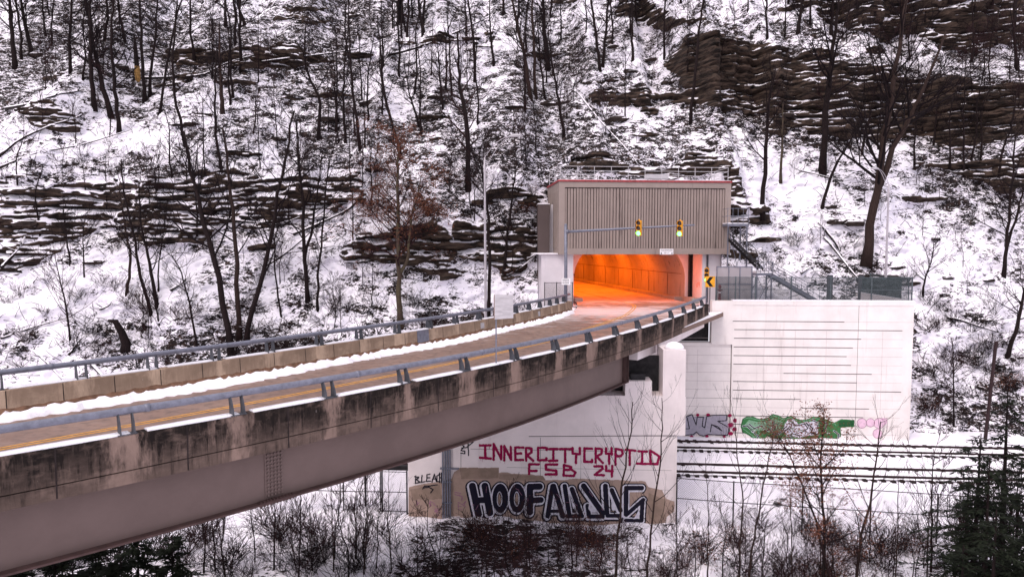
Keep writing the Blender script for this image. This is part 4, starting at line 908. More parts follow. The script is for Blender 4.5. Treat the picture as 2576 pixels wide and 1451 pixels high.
for u, lab in ((2088, 'grey square steel column behind the fence, left of the pair'), (2167, 'grey square steel column behind the fence next to the dark screen')):
    a = WF.hit(u, 720, 1.6)[0]; m = MB(WF); m.box(a-.17, a+.17, 1.5, 1.8, -.2, top+.1); m.box(a-.22, a+.22, 1.45, 1.85, -.2, -.05); tag(m.build('steel_column', M['steeld']), lab, 'column')
# translucent screen panels by the portal
scf = thing('screen_fence', tuple(WF.w(WF.hit(1845, 740, 1.0)[0], 1.0, 0)), 'tall grey translucent screen panels behind the fence right of the portal', 'screen')
us = (1803, 1833, 1861, 1891); zt_ = WF.hit(1845, 671, 1.)[1]
for u0, u1 in zip(us[:-1], us[1:]): a, b = WF.hit(u0, 700, 1.)[0]+.04, WF.hit(u1, 700, 1.)[0]-.04; m = MB(WF); m.box(a, b, .99, 1.01, .3, zt_); m.build('panel', M['screen'], scf)
for u in us: a = WF.hit(u, 700, 1.)[0]; m = MB(WF); m.box(a-.035, a+.035, .96, 1.04, -.2, zt_+.04); m.build('panel_post', M['steel'], scf)
m = MB(WF); a, b = WF.hit(us[0], 700, 1.)[0], WF.hit(us[-1], 700, 1.)[0]; m.box(a, b, .955, .985, 2.0, 2.06); m.box(a, b, .955, .985, zt_-.03, zt_+.03); m.build('panel_rail', M['steel'], scf)
# standpipe
a = WF.hit(1812, 740, .55)[0]; sp_o = thing('fire_standpipe', tuple(WF.w(a, .65, wt-.1)), 'dark red fire standpipe with a white band behind the fence beside the portal', 'standpipe')
m = MB(WF); m.lathe([(.12, wt-.2), (.12, wt+.1), (.085, wt+.12), (.085, wt+.85), (.12, wt+.9), (.12, wt+1.0), (.05, wt+1.1)], a, .72, 10); m.tube([(a-.2, .72, wt+.72), (a+.2, .72, wt+.72)], .05, 8); m.build('pipe_body', M['redpipe'], sp_o)
m = MB(WF); m.lathe([(.10, wt+.48), (.10, wt+.56)], a, .72, 10); m.build('band', M['white'], sp_o)
# valley fences
gzz = lambda x, y: gz(x, y)
pts = [tuple(atz(u, 1213, -7.05)[:2]) for u in (1702,)]; fpts = [atz(1703, 1202, -7.05)[:2], atz(1846, 1212, -7.05)[:2], atz(2020, 1222, -7.05)[:2], atz(2192, 1232, -7.05)[:2], atz(2360, 1243, -7.05)[:2], atz(2560, 1256, -7.05)[:2]]
fence('thin dark chain link fence in the snow right of the graffiti pier', 'fence', [tuple(p) for p in fpts], lambda x, y: -9.4, 2.35, M['dark'], rails=(1.0, .55), sp=.12, th=.004, pr=.035)
gl = [PF.hit(u, 1250)[0] for u in (860, 958, 1021)]
gp = [tuple(PF.w(a, .3, 0)[:2]) for a in gl]; zt2 = PF.hit(1000, 1193)[1]
fence('dark chain link gate closing the gap at the left end of the pier', 'gate', gp[1:], lambda x, y: ZG+.05, zt2-ZG, M['dark'], rails=(1.0, .5, .03), sp=.10, th=.006, pr=.05)
fence('chain link fence running left from the pier gate under the bridge', 'fence', [tuple(PF.w(gl[0]-6, .5, 0)[:2]), gp[0], tuple(PF.w(gl[1]-.1, .35, 0)[:2])], lambda x, y: ZG, 2.3, M['dark'], rails=(1.0, .5), sp=.13, th=.004)
m = MB(PF); a0, a1 = PF.hit(950, 1190)[0], PF.hit(1026, 1190)[0]; zz = PF.hit(1000, 1190)[1]; m.box(a0-1, a1, .75, .95, zz-.1, zz+.15)
for q in (a0-.9, a1-.1): m.box(q-.05, q+.05, .8, .9, ZG-.3, zz-.1)
tag(m.build('gate_header_beam', M['dark']), 'dark horizontal beam above the chain link gate', 'beam')
# fence in front of left portal block
lf = [tuple(PO.w(PO.hit(u, 740, -.5)[0], -.5, 0)[:2]) for u in (1370, 1400, 1440)]
fence('short chain link fence in front of the left portal block', 'fence', lf, lambda x, y: -.2, PO.hit(1400, 711, -.5)[1]+.2, M['dark'], rails=(1.0, .35), sp=.10, th=.005)
# ------------------------------------------------------------------ STAIRS
SF = Frame(0, 56.3, 0)
def sf(u, v): a = SF.hit(u, v); return a
st = thing('metal_stairs', (20, 56.8, 0), 'grey metal stair tower zigzagging down the slope right of the portal', 'stairs')
def flight(u0, v0, u1, v1, b0, b1, nst, mat, name='stair_flight'):
    (a0, z0), (a1, z1) = sf(u0, v0), sf(u1, v1); m = MB(SF)
    for b in (b0, b1): m.prism([(a0, z0-.15), (a0, z0+.15), (a1, z1+.15), (a1, z1-.15)], b, b+.05)
    f = m.build(name, mat, st); m = MB(SF)
    for k in range(nst): t = (k+.5)/nst; a = a0+(a1-a0)*t; z = z0+(z1-z0)*t; m.box(a-.14, a+.14, b0+.052, b1-.002, z-.02, z+.02)
    m.build('treads', mat, f); m = MB(SF)
    for b in (b0, b1):
        for h in (.5, 1.0): m.tube([(a0, b+.02, z0+h), (a1, b+.02, z1+h)], .022, 5)
        for k in range(5): t = k/4; a = a0+(a1-a0)*t; z = z0+(z1-z0)*t; m.tube([(a, b+.02, z), (a, b+.02, z+1.0)], .02, 5)
    m.build('handrail', mat, f)
def landing(u0, u1, v, b0, b1, mat, legs=True, name='landing', h=1.0):
    a0, z = sf(u0, v); a1 = sf(u1, v)[0]; m = MB(SF); m.box(a0, a1, b0, b1, z-.2, z); l = m.build(name, mat, st); m = MB(SF)
    for hh_ in (.5, 1.): m.tube([(a0, b1, z+hh_*h), (a0, b0, z+hh_*h), (a1, b0, z+hh_*h), (a1, b1, z+hh_*h)], .022, 5)
    for k in range(5): a = a0+(a1-a0)*k/4; m.tube([(a, b0, z), (a, b0, z+h)], .02, 5)
    m.build('handrail', mat, l); m = MB(SF); m.box(a0+.02, a1-.02, b0+.03, b1-.03, z+.002, z+.07); m.build('snow_cover', M['snow'], l)
    if legs:
        m = MB(SF)
        for a in (a0+.08, a1-.08):
            for b in (b0+.08, b1-.08): m.box(a-.05, a+.05, b-.05, b+.05, -.3, z-.2)
        m.tube([(a0+.08, b0+.05, .1), (a1-.08, b0+.05, z-.3)], .03, 4); m.tube([(a1-.08, b0+.05, .1), (a0+.08, b0+.05, z-.3)], .03, 4); m.build('braced_legs', mat, l)
landing(1836, 1889, 562, .6, 2.4, M['steel'], True, h=1.25)
flight(1838, 602, 1914, 677, -.6, .55, 15, M['dark'])
landing(1895, 1936, 686, -.7, .55, M['steel'], True, h=.9)
flight(1934, 690, 2052, 758, -.7, .5, 16, M['steel'])
# ------------------------------------------------------------------ STREET LAMPS
def lamp(base, top, tip, r0, r1, label):
    o = thing('street_lamp', tuple(base), label, 'street lamp'); m = MB(); n_ = 8
    m.tube([base+(top-base)*k/n_ for k in range(n_+1)], [r0+(r1-r0)*k/n_ for k in range(n_+1)], 12); m.tube([base, base+np.array([0, 0, .28])], r0*1.5, 12); m.build('pole', M['pole'], o, True)
    m = MB(); d = tip-top
    for lowr in (0, .75):
        P = []
        for k in range(9): t = k/8; P.append(top + np.array([d[0]*t, d[1]*t, d[2]*(1-(1-t)**2)*1.0]) - np.array([0, 0, lowr*(1-t)**1.3]))
        m.tube(P, .021, 6)
    m.build('arm', M['pole'], o); m = MB(); h = d.copy(); h[2] = 0; h /= np.hypot(h[0], h[1])
    P = [tip + h*t + np.array([0, 0, z]) for t, z in ((-.1, 0), (.1, .03), (.4, .03), (.62, 0))]; m.tube(P, [.04, .09, .10, .05], 8); m.build('lamp_head', M['grey'], o, True)
b0 = aty(1222, 800, 39.3); lamp(np.array([b0[0], 39.3, -.3]), aty(1219, 397, 39.3), aty(1285, 343, 38.8), .085, .05, 'tall pale street lamp behind the far bridge rail, arm curving right')
q0 = WF.w(WF.hit(2227, 740, 1.2)[0], 1.2, 0); lamp(np.array([q0[0], q0[1], .3]), aty(2236, 464, q0[1]), aty(2208, 425, q0[1]-.3), .10, .06, 'tall pale street lamp behind the retaining wall fence, arm reaching left')
# ------------------------------------------------------------------ TRAFFIC SIGNALS
YP = 50.0; pb = aty(1423, 745, YP); tp = aty(1423, 566, YP); a_s = aty(1427, 583, YP); a_e = aty(1747, 566, 46.4)
sm = thing('signal_mast', (pb[0], YP, 0), 'grey steel mast arm pole reaching across the road in front of the portal', 'signal mast')
m = MB(); m.tube([(pb[0], YP, -.4), (pb[0], YP, 3), tp], [.14, .125, .11], 12); m.tube([(pb[0], YP, -.1), (pb[0], YP, .25)], .2, 10); m.build('pole', M['steel'], sm, True)
m = MB(); m.tube([a_s+(a_e-a_s)*k/6 for k in range(7)], [.10-.045*k/6 for k in range(7)], 10); m.tube([a_s-(a_e-a_s)*.02, a_s+(a_e-a_s)*.012], .16, 8); m.build('mast_arm', M['steel'], sm, True)
m = MB(); m.tube([tp, tp+np.array([0, 0, .09])], [.13, .05], 10); m.build('cap', M['steel'], sm)
def signal(pt, label, zc_, ang=-28, post=None, group='traffic signals showing green'):
    o = thing('traffic_signal', (pt[0], pt[1], zc_-.55), label, 'traffic light', group); fr = Frame(pt[0], pt[1], ang)
    m = MB(fr); hs = .17
    for k in range(3): z = zc_+(1-k)*.355; m.box(-hs, hs, -.24, -.0, z-.172, z+.172)
    m.box(-.03, .03, -.15, -.09, zc_+.53, zc_+.62); h = m.build('housing', M['yellow'], o)
    m = MB(fr); m.box(-.165, .165, -.252, -.242, zc_-.52, zc_+.52); m.build('face_plate', M['yellow'], o)
    for k in range(3):
        z = zc_+(1-k)*.355; m = MB(fr); n_ = 14
        vs = [(.152*math.cos(2*math.pi*i/n_), -.262, z+.152*math.sin(2*math.pi*i/n_)) for i in range(n_)] + [(0, -.285, z)]
        m.add(vs, [(i, (i+1) % n_, n_) for i in range(n_)]); m.build('lens', M['green_on'] if k == 2 else M['lens_off'], o)
        m = MB(fr); vs = []
        for i in range(11):
            a = R(-20)+R(220)*i/10; 
            for r_, yb in ((.168, -.252), (.168, -.42), (.160, -.41), (.160, -.252)): vs.append((r_*math.cos(a), yb, z+r_*math.sin(a)))
        m.add(vs, [(i*4+j_, (i+1)*4+j_, (i+1)*4+(j_+1) % 4, i*4+(j_+1) % 4) for i in range(10) for j_ in range(4)]); m.build('visor', M['yellow'], o)
    m = MB(fr); m.box(-.04, .04, 0, .12, zc_-.1, zc_+.1); m.build('bracket', M['steeld'], o)
    if post: m = MB(); m.tube([(pt[0], pt[1]+.05, post), (pt[0], pt[1]+.05, zc_-.5)], .05, 8); m.build('post', M['steel'], o)
for u, v, lab in ((1609, 574, 'left of the two green traffic lights on the mast arm'), (1712, 575, 'right of the two green traffic lights, near the tip of the mast arm')):
    t = (u-1427)/(1747-1427); Yq = YP+(46.4-YP)*t; p = aty(u, v, Yq-.12); signal(p, lab, p[2])
p = aty(1778, 700, 52.2); signal(p, 'low traffic light half hidden behind the yellow chevron sign', p[2]+.25, -20, -.1)
# small notice on the mast pole
sfm = Frame(pb[0], YP-.15, -8); a0, z0 = sfm.hit(1413, 716); a1, z1 = sfm.hit(1435, 700)
no = thing('notice_sign', tuple(sfm.w(0, 0, z0)), 'small white notice sign strapped to the signal mast pole', 'sign')
m = MB(sfm); m.box(a0, a1, -.03, 0, z0, z1); m.build('sign_panel', M['white'], no)
m = MB(sfm)
for k in range(3):
    x = a0+.06
    while x < a1-.1: wd = random.uniform(.03, .09); m.box(x, min(x+wd, a1-.05), -.034, -.0305, z1-.12-k*.13, z1-.065-k*.13); x += wd+.025
m.build('printed_lines', M['black'], no)
# chevron sign
CF = Frame(aty(1786, 708, 49.9)[0], 49.9, -6); a0, z0 = CF.hit(1774, 722); a1, z1 = CF.hit(1799, 695); ch = thing('chevron_sign', tuple(CF.w(0, .05, .2)), 'yellow chevron sign with a black arrow pointing left at the bend', 'road sign')
m = MB(CF); m.box(a0, a1, -.02, 0, z0, z1); m.build('sign_panel', M['yellow'], ch); w_ = a1-a0; h_ = z1-z0; zm = (z0+z1)/2
m = MB(CF); m.prism([(a0+.08*w_, zm), (a0+.45*w_, z1-.06*h_), (a0+.82*w_, z1-.06*h_), (a0+.45*w_, zm), (a0+.82*w_, z0+.06*h_), (a0+.45*w_, z0+.06*h_)], -.024, -.021); m.build('chevron', M['black'], ch)
m = MB(CF); m.box((a0+a1)/2-.03, (a0+a1)/2+.03, .002, .05, -.3, z1-.05); m.build('post', M['steeld'], ch)
# sign on the near parapet seen from behind
s = s_of(nP, nS, 1250); i = int(np.argmin(abs(nS-s))); p = nP[i]+nN[i]*.12; GF = Frame(p[0], p[1], -12)
so = thing('parapet_sign', (p[0], p[1], ZP), 'plain grey metal sign panel on a thin post bolted to the near parapet', 'sign')
a0, z0 = GF.hit(1245, 800); a1, z1 = GF.hit(1292, 741)
m = MB(GF); m.tube([(0, 0, ZP), (0, 0, z1-.05)], .026, 8); m.box(-.09, .09, -.09, .09, ZP+.002, ZP+.025)
for x, y in ((-.14, -.03), (.14, -.03)): m.box(x-.05, x+.05, -.05, .05, ZP+.002, ZP+.02)
m.build('post', M['steel'], so)
m = MB(GF); m.add([(a0, -.035, z0-.04), (a1, -.035, z0+.02), (a1-.01, -.035, z1-.01), (a0, -.035, z1+.0), (a0, -.055, z0-.04), (a1, -.055, z0+.02), (a1-.01, -.055, z1-.01), (a0, -.055, z1)], [(0,1,2,3),(7,6,5,4),(0,4,5,1),(1,5,6,2),(2,6,7,3),(3,7,4,0)]); m.build('sign_panel', M['grey'], so)
m = MB(GF); m.add([(a0-.035, -.02, z0-.06), (a0, -.056, z0-.04), (a0, -.056, z1), (a0-.035, -.02, z1-.02), (a0-.03, -.01, z0-.06), (a0+.0, -.03, z0-.04), (a0+.0, -.03, z1), (a0-.03, -.01, z1-.02)], [(0,1,2,3),(7,6,5,4),(0,4,5,1),(1,5,6,2),(2,6,7,3),(3,7,4,0)]); m.build('bent_edge', M['rust'], so)
# ------------------------------------------------------------------ TREES
def rnd(a, b): return random.uniform(a, b)
def unit(v): return v / (math.sqrt(v @ v) or 1)
MINR = [.0115]
def branch(m, p, d, L, r, lvl, spread, up, segs=4, kids=4, leaves=None, wob=.16):
    pts = [p]; rad = [r]; q = p; dd = d
    for k in range(segs):
        dd = unit(dd + np.array([rnd(-wob, wob), rnd(-wob, wob), rnd(-wob, wob)+up])); q = q + dd*L/segs; pts.append(q); rad.append(max(MINR[0]*.7, r*(1-(k+1)/segs*.75)))
    m.tube(pts, rad, 4 if lvl > 1 else 3, False)
    if leaves is not None and lvl <= 1: leaves += [pts[-1], pts[-2]]
    if lvl <= 0: return
    for k in range(kids):
        t = rnd(.22, 1.0); i = min(int(t*segs), segs-1); f = t*segs-i; s = pts[i]*(1-f)+pts[i+1]*f; ax = unit(pts[i+1]-pts[i])
        pr = unit(np.cross(ax, np.array([rnd(-1, 1), rnd(-1, 1), rnd(-1, 1)]))); nd = unit(ax + pr*spread*rnd(.6, 1.2))
        branch(m, s, nd, L*rnd(.38, .62)*(1.15-.4*t), max(MINR[0], r*.55*(1-.4*t)), lvl-1, spread, up, 3, max(2, kids-1), leaves, wob)
def tree(name, pts, r0, label, cat='tree', group=None, limbs=12, lvl=2, tstart=.3, Lf=.34, up=.10, spread=.8, bark='bark', twig='twig', forks=(), leafy=None, kids=4, tmin=.019, taper=.70, leafsize=.09, nleaf=3, loc=None):
    base = np.array(pts[0], float); root = thing(name, tuple(base if loc is None else loc), label, cat, group)
    P = [np.array(p, float) for p in pts]
    Q = []                                                       # smooth the trunk with a little wander
    n_ = len(P); H = sum(math.sqrt((P[i+1]-P[i]) @ (P[i+1]-P[i])) for i in range(n_-1))
    def interp(PP, t):
        k = t*(len(PP)-1); i = min(int(k), len(PP)-2); f = k-i; return PP[i]*(1-f)+PP[i+1]*f
    def smooth(PP, n2=14):
        X = [interp(PP, k/(n2-1)) for k in range(n2)]
        for _ in range(2): X = [X[0]]+[(X[i-1]+X[i]*2+X[i+1])/4 for i in range(1, n2-1)]+[X[-1]]
        return [x + (np.array([rnd(-1, 1), rnd(-1, 1), 0])*H*.006 if 0 < i < n2-1 else 0) for i, x in enumerate(X)]
    tr = MB(); T0 = smooth(P); R0 = [r0*(1-taper*(k/13)) * (1.35 if k == 0 else 1) for k in range(14)]
    T0[0] = T0[0] - np.array([0, 0, .5]); tr.tube(T0, R0, 8)
    stems = [(T0, R0)]
    for (f_at, fpts) in forks:
        i = int(f_at*13); F = smooth([T0[i]]+[np.array(q, float) for q in fpts], 10); RR = [R0[i]*.85*(1-.75*k/9) for k in range(10)]; tr.tube(F, RR, 7); stems.append((F, RR))
    tr.build('trunk', M[bark], root, True)
    cr = MB(); lv = [] if leafy else None
    for T_, RR in stems:
        n2 = len(T_); Ls = H*Lf
        for k in range(limbs if T_ is T0 else max(4, limbs*2//3)):
            t = tstart + (1-tstart)*((k+rnd(0, 1))/limbs); t = min(t, .99); i = min(int(t*(n2-1)), n2-2); f = t*(n2-1)-i; s = T_[i]*(1-f)+T_[i+1]*f; ax = unit(T_[i+1]-T_[i]); an = rnd(0, 2*math.pi)
            side = unit(np.array([math.cos(an), math.sin(an)*.8, rnd(-.1, .35)])); d = unit(side + ax*rnd(.3, 1.1)); rr2 = RR[i]*.42
            branch(cr, s, d, Ls*rnd(.55, 1.1)*(1.1-.55*(t-tstart)/(1-tstart)), max(tmin*1.6, rr2), lvl, spread, up, 5, kids, lv)
    if leafy:
        mats = [M[twig], M[leafy]]; cr.mi = 1
        for q in lv:
            for _ in range(nleaf):
                c = q + np.array([rnd(-.22, .22), rnd(-.22, .22), rnd(-.2, .2)]); a = unit(np.array([rnd(-1, 1), rnd(-1, 1), rnd(-.6, .6)]))*leafsize*rnd(.6, 1.3); b = unit(np.array([rnd(-1, 1), rnd(-1, 1), rnd(-1, 1)]))*leafsize*.6
                cr.add([c-a, c+b, c+a, c-b], [(0, 1, 2, 3)], True)
        cr.build('crown', mats, root)
    else: cr.build('crown', M[twig], root)
    return root
# (base..top path in reference coordinates, trunk width, label, options)
TR = [
 ([(582,905),(546,669),(511,545),(480,440),(462,330)],17,'thick dark leaning trunk, foremost of three behind the far bridge rail',dict(limbs=14,bark='bark')),
 ([(604,850),(596,700),(586,545),(575,420),(560,320)],13,'upright brown trunk, middle of the three behind the far bridge rail',dict(bark='bark2')),
 ([(616,870),(640,760),(674,641),(699,492),(722,380),(740,280)],14,'long trunk leaning right, rightmost of the three behind the far bridge rail',dict(limbs=14)),
 ([(778,760),(768,648),(760,492),(752,380),(745,300)],11,'forked dark tree splitting into a Y low on the slope',dict(forks=[(.25,[(790,560),(797,470),(812,380)])])),
 ([(798,782),(800,690),(816,563),(822,440),(850,330)],7,'slim dark tree just right of the Y-forked tree',{}),
 ([(709,796),(690,690),(692,600),(705,520)],5,'thin curved sapling left of the Y-forked tree',{}),
 ([(383,788),(348,687),(338,598),(310,492),(305,400)],9,'curved tree with long bare limbs reaching left',{}),
 ([(394,770),(382,700),(373,634),(352,560),(350,460)],10,'kinked trunk close behind the curved tree on the lower left slope',{}),
 ([(321,742),(330,650),(318,590),(300,480)],8,'greyish trunk on the open snow left of the kinked trunk',dict(bark='bark2')),
 ([(493,870),(475,760),(460,690),(430,640)],6,'thin dark sapling left of the thick leaning trunk',{}),
 ([(181,852),(165,760),(150,700),(138,640)],5,'small bushy bare tree alone on the lower left snow',dict(limbs=18,Lf=.5,tstart=.15,twig='twig2',tmin=.006)),
 ([(177,664),(168,600),(160,560),(160,500)],5,'short thin tree under the left rock band',{}),
 ([(209,696),(210,640),(209,590),(205,540)],4,'little sapling right of the short tree under the left rock band',dict(limbs=14,Lf=.5)),
 ([(399,732),(400,650),(412,580),(420,520)],4,'thin pale sapling on open snow mid left',dict(limbs=10)),
 ([(401,816),(392,765),(380,730)],5,'short crooked stem on the lower left snow',dict(limbs=6)),
 ([(39,168),(30,80),(25,0),(20,-80)],12,'dark trunk nearest the upper left corner',{}),
 ([(84,142),(62,60),(52,0),(45,-90)],11,'leaning dark trunk, second from the upper left corner',{}),
 ([(238,272),(228,170),(226,44),(232,-60)],12,'dark vertical trunk in the upper left cluster',dict(limbs=13)),
 ([(280,298),(258,220),(235,109),(215,0),(205,-60)],14,'thick slanting trunk in the upper left cluster',dict(limbs=14)),
 ([(302,334),(290,240),(283,174),(280,60),(288,-40)],11,'trunk at the right of the upper left cluster',{}),
 ([(366,250),(357,130),(354,0),(350,-70)],9,'straight dark trunk just right of the broken yellow stub',{}),
 ([(376,242),(382,160),(392,87),(395,0),(400,-60)],8,'slightly bowed trunk beside the straight trunk near the yellow stub',{}),
 ([(399,278),(412,200),(436,65),(458,0),(470,-50)],7,'slim trunk leaning right, upper left',{}),
 ([(468,364),(440,260),(432,153),(444,44),(450,-30)],8,'long curved slender tree, upper left centre',{}),
 ([(563,286),(556,220),(553,153),(552,60)],11,'short thick brown trunk, upper left centre',dict(bark='bark2')),
 ([(553,421),(542,330),(541,218),(545,120)],8,'slender tree below the short thick brown trunk',{}),
 ([(615,62),(600,20),(590,-60)],9,'trunk foot at the top edge, left centre',{}),
 ([(567,66),(567,0),(568,-70)],8,'upright trunk foot at the top edge left of centre',{}),
 ([(806,342),(808,250),(775,190),(763,153),(770,60)],9,'crooked tree with a bent limb, upper centre left',{}),
 ([(866,358),(862,248),(868,150),(880,40)],7,'slim upright tree, upper centre',{}),
 ([(906,375),(884,213),(880,106),(876,0)],8,'long slender tree leaning left, upper centre',{}),
 ([(1006,382),(985,320),(962,213),(958,140),(950,40)],9,'tree with a curved lower trunk above the brown-leaved tree',{}),
 ([(1009,52),(1008,0),(1006,-60)],10,'stout trunk foot at the top edge, centre',{}),
 ([(1066,84),(1055,30),(1050,-50)],10,'leaning trunk foot at the top edge, centre',{}),
 ([(1022,80),(1015,35),(1010,-20)],5,'thin stem between two stout trunks at the top centre',{}),
 ([(1116,275),(1106,200),(1104,160),(1100,90)],6,'thin tree on open snow right of upper centre',{}),
 ([(1052,315),(1038,260),(1030,240),(1015,150)],6,'thin leaning tree above the brown-leaved tree',{}),
 ([(1196,208),(1193,106),(1178,0),(1170,-50)],8,'dark upright tree, top right of centre',{}),
 ([(1240,162),(1233,80),(1231,0)],7,'dark tree beside the ledge, top right of centre',{}),
 ([(1335,247),(1320,142),(1300,60),(1285,-20)],11,'left trunk of a close pair above the street lamp arm',dict(bark='bark2')),
 ([(1346,247),(1342,106),(1339,0),(1342,-60)],9,'right trunk of a close pair above the street lamp arm',dict(bark='bark2')),
 ([(1374,247),(1362,180),(1356,106),(1350,30)],6,'slim tree right of the close pair',{}),
 ([(1377,176),(1370,90),(1366,0),(1364,-70)],14,'heavy dark trunk high above the portal, left side',{}),
 ([(1419,346),(1405,248),(1388,160),(1380,80)],8,'crooked leaning tree above the left portal corner',{}),
 ([(1508,179),(1500,90),(1487,0),(1480,-60)],9,'left stem of the V-shaped pair above the portal',{}),
 ([(1517,169),(1524,80),(1530,0),(1535,-60)],8,'right stem of the V-shaped pair above the portal',{}),
 ([(1572,300),(1573,200),(1572,106)],4,'very thin tree above the portal roof',dict(limbs=8)),
 ([(1177,478),(1176,320),(1160,240),(1154,177),(1150,80)],14,'vine-tangled dark tree left of the street lamp arm',dict(limbs=18,kids=4,Lf=.24,tstart=.12,twig='twig2')),
 ([(1231,792),(1231,657),(1229,537),(1215,450),(1205,380)],10,'dark tree directly behind the left street lamp pole',dict(limbs=18,tstart=.45)),
 ([(1267,674),(1276,600),(1290,480),(1300,400)],8,'spreading dark tree between the lamp pole and the pylon',dict(limbs=18,tstart=.25,Lf=.4)),
 ([(1738,308),(1752,131),(1770,0),(1775,-40)],8,'tall slim tree over the left end of the right cliff',{}),
 ([(1918,543),(1925,392),(1935,262),(1950,170)],12,'dark tree standing right of the portal at the stair top',dict(limbs=12)),
 ([(1966,451),(1968,350),(1970,262)],7,'straight mossy tree right of the portal',dict(bark='bark3',limbs=10)),
 ([(2073,438),(2079,262),(2090,170),(2101,87),(2112,-20)],17,'tall thick tree crossing the middle of the right cliff',dict(limbs=14)),
 ([(2164,390),(2175,340),(2190,290)],7,'short leaning tree at the foot of the right cliff',dict(bark='bark2',limbs=9)),
 ([(2066,525),(2101,414),(2136,362),(2150,330)],8,'slanting tree below the thick cliff tree',dict(limbs=10)),
 ([(2179,657),(2190,560),(2210,458),(2215,384),(2235,262),(2265,130),(2280,0)],24,'largest tree, forked, leaning beside the right street lamp',dict(limbs=20,kids=5,forks=[(.38,[(2255,350),(2297,285),(2340,190),(2380,80)])],bark='bark2')),
 ([(2005,89),(2015,30),(2022,-50)],11,'stout trunk at the top edge over the right cliff',{}),
 ([(2088,89),(2095,30),(2097,-50)],10,'upright trunk at the top edge over the right cliff',{}),
 ([(2036,63),(2038,0),(2038,-50)],6,'thin trunk between two stout ones at the top right',{}),
 ([(2424,438),(2424,350),(2425,262),(2430,150)],6,'thin tree in front of the far right cliff',{}),
 ([(2507,438),(2525,360),(2546,327),(2560,220)],6,'leaning thin tree at the far right outcrop',{}),
 ([(2527,692),(2532,620),(2538,546),(2547,437),(2555,330)],10,'forked bare tree near the right edge on open snow',dict(limbs=16,Lf=.42,forks=[(.3,[(2565,520),(2585,430)])])),
 ([(2536,897),(2562,810),(2576,740),(2590,640)],11,'curved trunk at the right edge above the dark post',dict(limbs=12)),
 ([(2326,731),(2330,690),(2345,655),(2350,600)],5,'small twisted tree right of the retaining wall end',dict(limbs=14,Lf=.5,tstart=.2)),
 ([(2396,1070),(2400,960),(2395,860)],5,'thin dark stem at the slope foot right of the wall',dict(limbs=14,twig='twig2')),
]
def to3(pxs, base=None, lean=0.):
    b = surf(*pxs[0]) if base is None else base
    return [aty(u, v, b[1]-.12-.012*abs(v-pxs[0][1])*b[1]/1716*0) if i else np.array([b[0], b[1], b[2]]) for i, (u, v) in enumerate(pxs)]
for pxs, wpx, lab, kw in TR:
    b = surf(*pxs[0]); kw = dict(kw); fk = kw.pop('forks', [])
    P = to3(pxs, b); fk = [(t, [aty(u, v, b[1]+.3) for u, v in q]) for t, q in fk]
    tree('bare_tree', P, wpx/2*b[1]/FP, lab, limbs=kw.pop('limbs', 11)+3, forks=fk, **kw)
# the brown-leaved tree
b = surf(1008, 812)
tree('brown_leaved_tree', to3([(1008,812),(1004,740),(1002,657),(1001,560),(1000,450),(1005,370)], b), 15/2*b[1]/FP, 'tree still holding brown dead leaves, behind the bridge left of the lamp', limbs=30, tstart=.36, Lf=.33, bark='bark3', twig='twig2', leafy='leafb', kids=5, nleaf=3, leafsize=.08, up=.04, spread=.9,
     forks=[(.32, [aty(1028, 650, b[1]), aty(1036, 540, b[1]), aty(1060, 440, b[1])])])
# broken stubs
b = surf(344, 194); m = MB(); tp_ = aty(338, 88, b[1]-.1); st_ = thing('broken_stub', tuple(b), 'broken dead trunk with a torn yellow base, upper left', 'tree stump')
m.tube([b-np.array([0, 0, .4]), b+(tp_-b)*.28], [.30, .26], 8); m.build('torn_base', M['wood'], st_); m = MB(); m.tube([b+(tp_-b)*.28, b+(tp_-b)*.7, tp_], [.25, .2, .05], 7); m.build('dead_trunk', M['bark'], st_)
b = surf(320, 870); m = MB(); st_ = thing('broken_stump', tuple(b), 'thick leaning broken stump with a ragged top just above the bridge rail', 'tree stump')
m.tube([b-np.array([0, 0, .4]), b+np.array([0, 0, .3]), aty(306, 835, b[1]-.4), aty(290, 808, b[1]-.6), aty(272, 806, b[1]-.7)], [.5, .36, .3, .22, .1], 8); m.build('trunk', M['bark'], st_, True)
m = MB()
for k in range(26): p0_ = aty(288+rnd(-14, 10), 810+rnd(-4, 4), b[1]-.6); m.tube([p0_, p0_+np.array([rnd(-.7, .2), rnd(-.4, .4), rnd(-.9, .3)])], [.03, .008], 3)
m.build('ragged_fibres', M['twig'], st_)
# dark post at the right
b = np.array([*(atz(2478, 1096, -9.2)[:2]), -9.4]); m = MB(); m.tube([b-np.array([0, 0, .5]), aty(2506, 858, b[1])], [.13, .12], 8); tag(m.build('timber_post', M['rail'], None), 'leaning dark timber post at the slope foot near the right edge', 'post')
